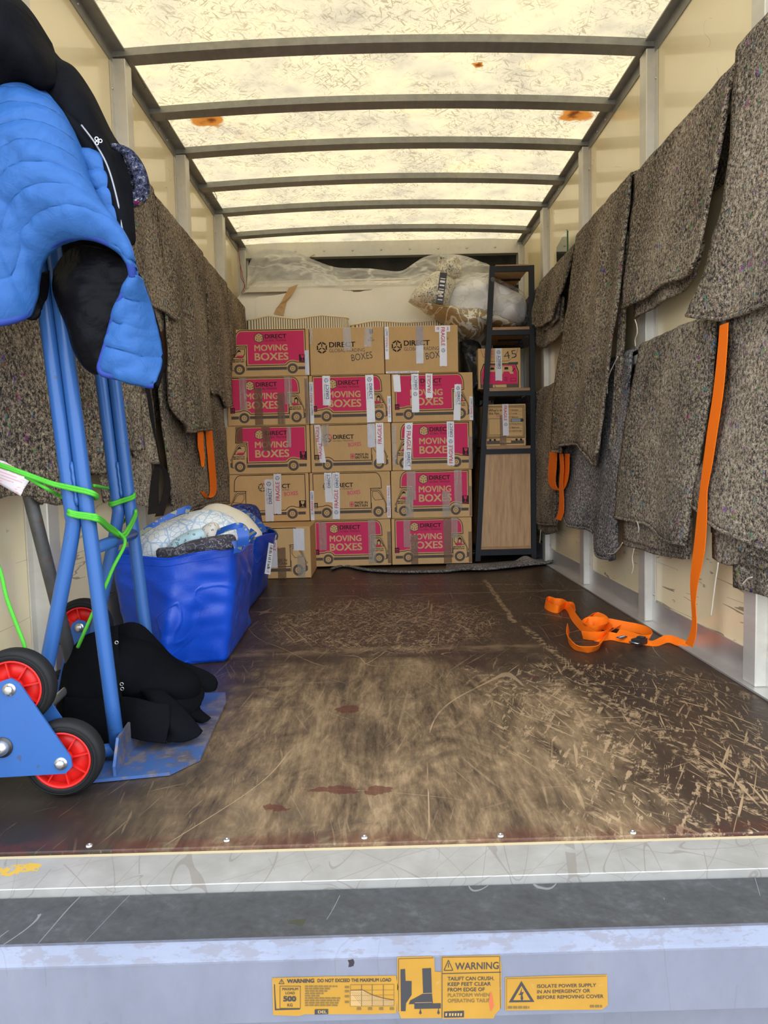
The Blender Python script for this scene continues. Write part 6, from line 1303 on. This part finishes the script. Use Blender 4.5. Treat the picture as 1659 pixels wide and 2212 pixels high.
# maximum load
t, mb, F = sticker('long yellow sticker at the left with a load chart and 500 KG box', [(588, 2112), (700, 2109), (855, 2107), (860, 2130), (856, 2188), (800, 2190), (660, 2190), (645, 2194), (590, 2192)])
tri(F, 603, 2114, 11, 10, 1.2, M_SBK); ln(F, [(608.5, 2117), (608.5, 2122)], 1, M_SBK); tx(F, 'WARNING', 620, 2114, 679, 2122.5, M_SBK, .05, 1); tx(F, 'DO NOT EXCEED THE MAXIMUM LOAD', 686, 2113.5, 845, 2121, M_SBK, .03, 2)
ln(F, [(605, 2129), (649, 2129), (649, 2177), (605, 2177), (605, 2129)], 1, M_SBK); tx(F, 'MAXIMUM', 610, 2132.5, 644, 2138, M_SBK, .02); tx(F, 'LOAD', 617, 2141, 637, 2146.5, M_SBK, .02); tx(F, '500', 612, 2150.5, 640, 2162, M_SBK, .06); tx(F, 'KG', 621, 2166.5, 632, 2173, M_SBK, .02)
F.poly([(592, 2125), (594, 2125), (595, 2150), (597, 2178), (648, 2177), (648, 2179.5), (594, 2181)][::-1], M_SBK, .0001)
rn = random.Random(3)
for i, L in enumerate((70, 55, 48, 40, 34, 76, 78, 74, 72)): 
    x = 659; yy = 2128+i*5.1
    while x < 659+L-3:
        w = rn.uniform(5, 13); w = min(w, 659+L-x); F.poly([(x, yy), (x+w, yy), (x+w, yy+3), (x, yy+3)][::-1], M_SGR, .0002); x += w+1.6
ln(F, [(757, 2126), (851, 2125), (851, 2171), (757, 2172), (757, 2126)], .9, M_SGR)
for x in (781, 804, 828): ln(F, [(x, 2126), (x, 2172)], 1.1, M_SBK)
for y in (2138, 2149, 2160): ln(F, [(757, y), (851, y-1)], .6, M_SGR)
F.poly([(757, 2138), (783, 2137), (804, 2148), (828, 2155), (851, 2159), (851, 2171), (757, 2172)][::-1], M_SFD, .0001); ln(F, [(757, 2138), (783, 2137), (804, 2148), (828, 2155), (851, 2159)], 1, M_SBK)
for i in range(24):
    x = 757+i*4; ytop = 2139 if x < 783 else 2139+(x-783)*.31
    if ytop < 2168: ln(F, [(x, ytop+1), (min(x+(2171-ytop)*.8, 851), min(2171, ytop+1+(min(x+(2171-ytop)*.8, 851)-x)*1.25))], .5, M_SGR)
for y in (2129, 2138, 2149, 2161): F.poly([(745, y), (754, y), (754, y+4), (745, y+4)][::-1], M_SGR, .0002)
for x in (771, 795, 819, 842): F.poly([(x, 2175), (x+9, 2175), (x+9, 2180), (x, 2180)][::-1], M_SGR, .0002)
F.poly([(680, 2179), (709, 2178.5), (709, 2189), (680, 2190)][::-1], M_SBK, .0002); tx(F, 'DEL', 687, 2181, 706, 2187, M_SFD, .03, .0); mb.build('face', t)
# boot and platform
t, mb, F = sticker('tall yellow sticker with a black boot caught at a platform edge', [(858, 2067), (930, 2065), (938, 2068), (939, 2098), (953, 2099), (954, 2198), (866, 2199), (862, 2186), (858, 2184)])
ln(F, [(861, 2184), (861, 2070), (936, 2068)], 1.0, M_SBK)
F.poly([(865, 2093), (875, 2092), (876, 2118), (889, 2118), (889, 2148), (877, 2166), (876, 2183), (866, 2183)][::-1], M_SBK, .0002)
F.poly([(912, 2091), (931, 2090), (933, 2145), (935, 2166), (883, 2168), (886, 2160), (905, 2150), (914, 2145)][::-1], M_SBK, .0002)
for y in (2145, 2165): ln(F, [(913 if y < 2150 else 896, y), (933, y-1)], .8, M_SFD)
F.poly([(895, 2167), (952, 2166), (952, 2177), (895, 2178)][::-1], M_SBK, .0003)
for x in (908, 947): F.poly([(x, 2178), (x+3, 2188), (x-3, 2188)][::-1], M_SBK, .0003); ln(F, [(x, 2177), (x, 2190)], 1.4, M_SBK)
mb.build('face', t)
# crush warning
t, mb, F = sticker('square yellow sticker headed WARNING about the tail lift crushing feet', [(953, 2066), (1080, 2063), (1083, 2090), (1083, 2176), (1070, 2190), (1066, 2199), (955, 2200)])
ln(F, [(955, 2198), (955, 2067), (1079, 2065), (1081, 2178)], 1.0, M_SBK); ln(F, [(955, 2102), (1082, 2099)], 1.6, M_SBK)
tri(F, 959, 2073, 19, 22, 1.6, M_SBK); ln(F, [(968.5, 2079), (968.5, 2089)], 1.6, M_SBK); tx(F, 'WARNING', 983, 2078.5, 1077, 2094, M_SBK, .012, 2)
for i, (s_, x1) in enumerate((('TAILIFT CAN CRUSH.', 1067), ('KEEP FEET CLEAR', 1060), ('FROM EDGE OF', 1047), ('PLATFORM WHEN', 1057), ('OPERATING TAILIFT', 1064))): tx(F, s_, 967, 2109+i*11.9, x1, 2117+i*11.9, M_SGR if i > 2 else M_SBK, .015, 1)
F.poly([(1060, 2140), (1063, 2150), (1066, 2172), (1060, 2184), (1056, 2160)][::-1], flat('red_smear', (.50, .07, .02), .5), .0004)
F.poly([(959, 2184), (1002, 2182), (1002, 2196), (959, 2197)][::-1], M_SBK, .0002); [F.poly([(x, 2187), (x+4, 2187), (x+3, 2193), (x, 2193)][::-1], M_SFD, .0004) for x in (962, 970, 976, 982, 988, 994)]
mb.build('face', t)
# electrical
t, mb, F = sticker('long yellow sticker at the right with a lightning bolt triangle', [(1091, 2111), (1200, 2107), (1311, 2105), (1313, 2170), (1300, 2180), (1091, 2182)])
ln(F, [(1094, 2180), (1094, 2113), (1309, 2107.5)], .9, M_SGR)
F.poly([(1099, 2164), (1126, 2118), (1154, 2163)][::-1], M_SBK, .0002); F.poly([(1108, 2159), (1126, 2128), (1145, 2159)][::-1], M_YEL, .0004); F.poly([(1127, 2131), (1123, 2144), (1119, 2147), (1125, 2148), (1124, 2155), (1127, 2162), (1130, 2155), (1128, 2148), (1131, 2141), (1126, 2142)][::-1], M_SBK, .0006)
for i, (s_, x1) in enumerate((('ISOLATE POWER SUPPLY', 1287), ('IN AN EMERGENCY OR', 1274), ('BEFORE REMOVING COVER', 1303))): tx(F, s_, 1160, 2125.5+i*12, x1, 2133+i*12, M_SBK, .012, 2.5)
for x0, x1, y in ((1097, 1143, 2172.5), (1274, 1300, 2170)):
    x = x0
    while x < x1: F.poly([(x, y), (min(x+9, x1), y), (min(x+9, x1), y+5), (x, y+5)][::-1], M_SGR, .0002); x += 11
mb.build('face', t)
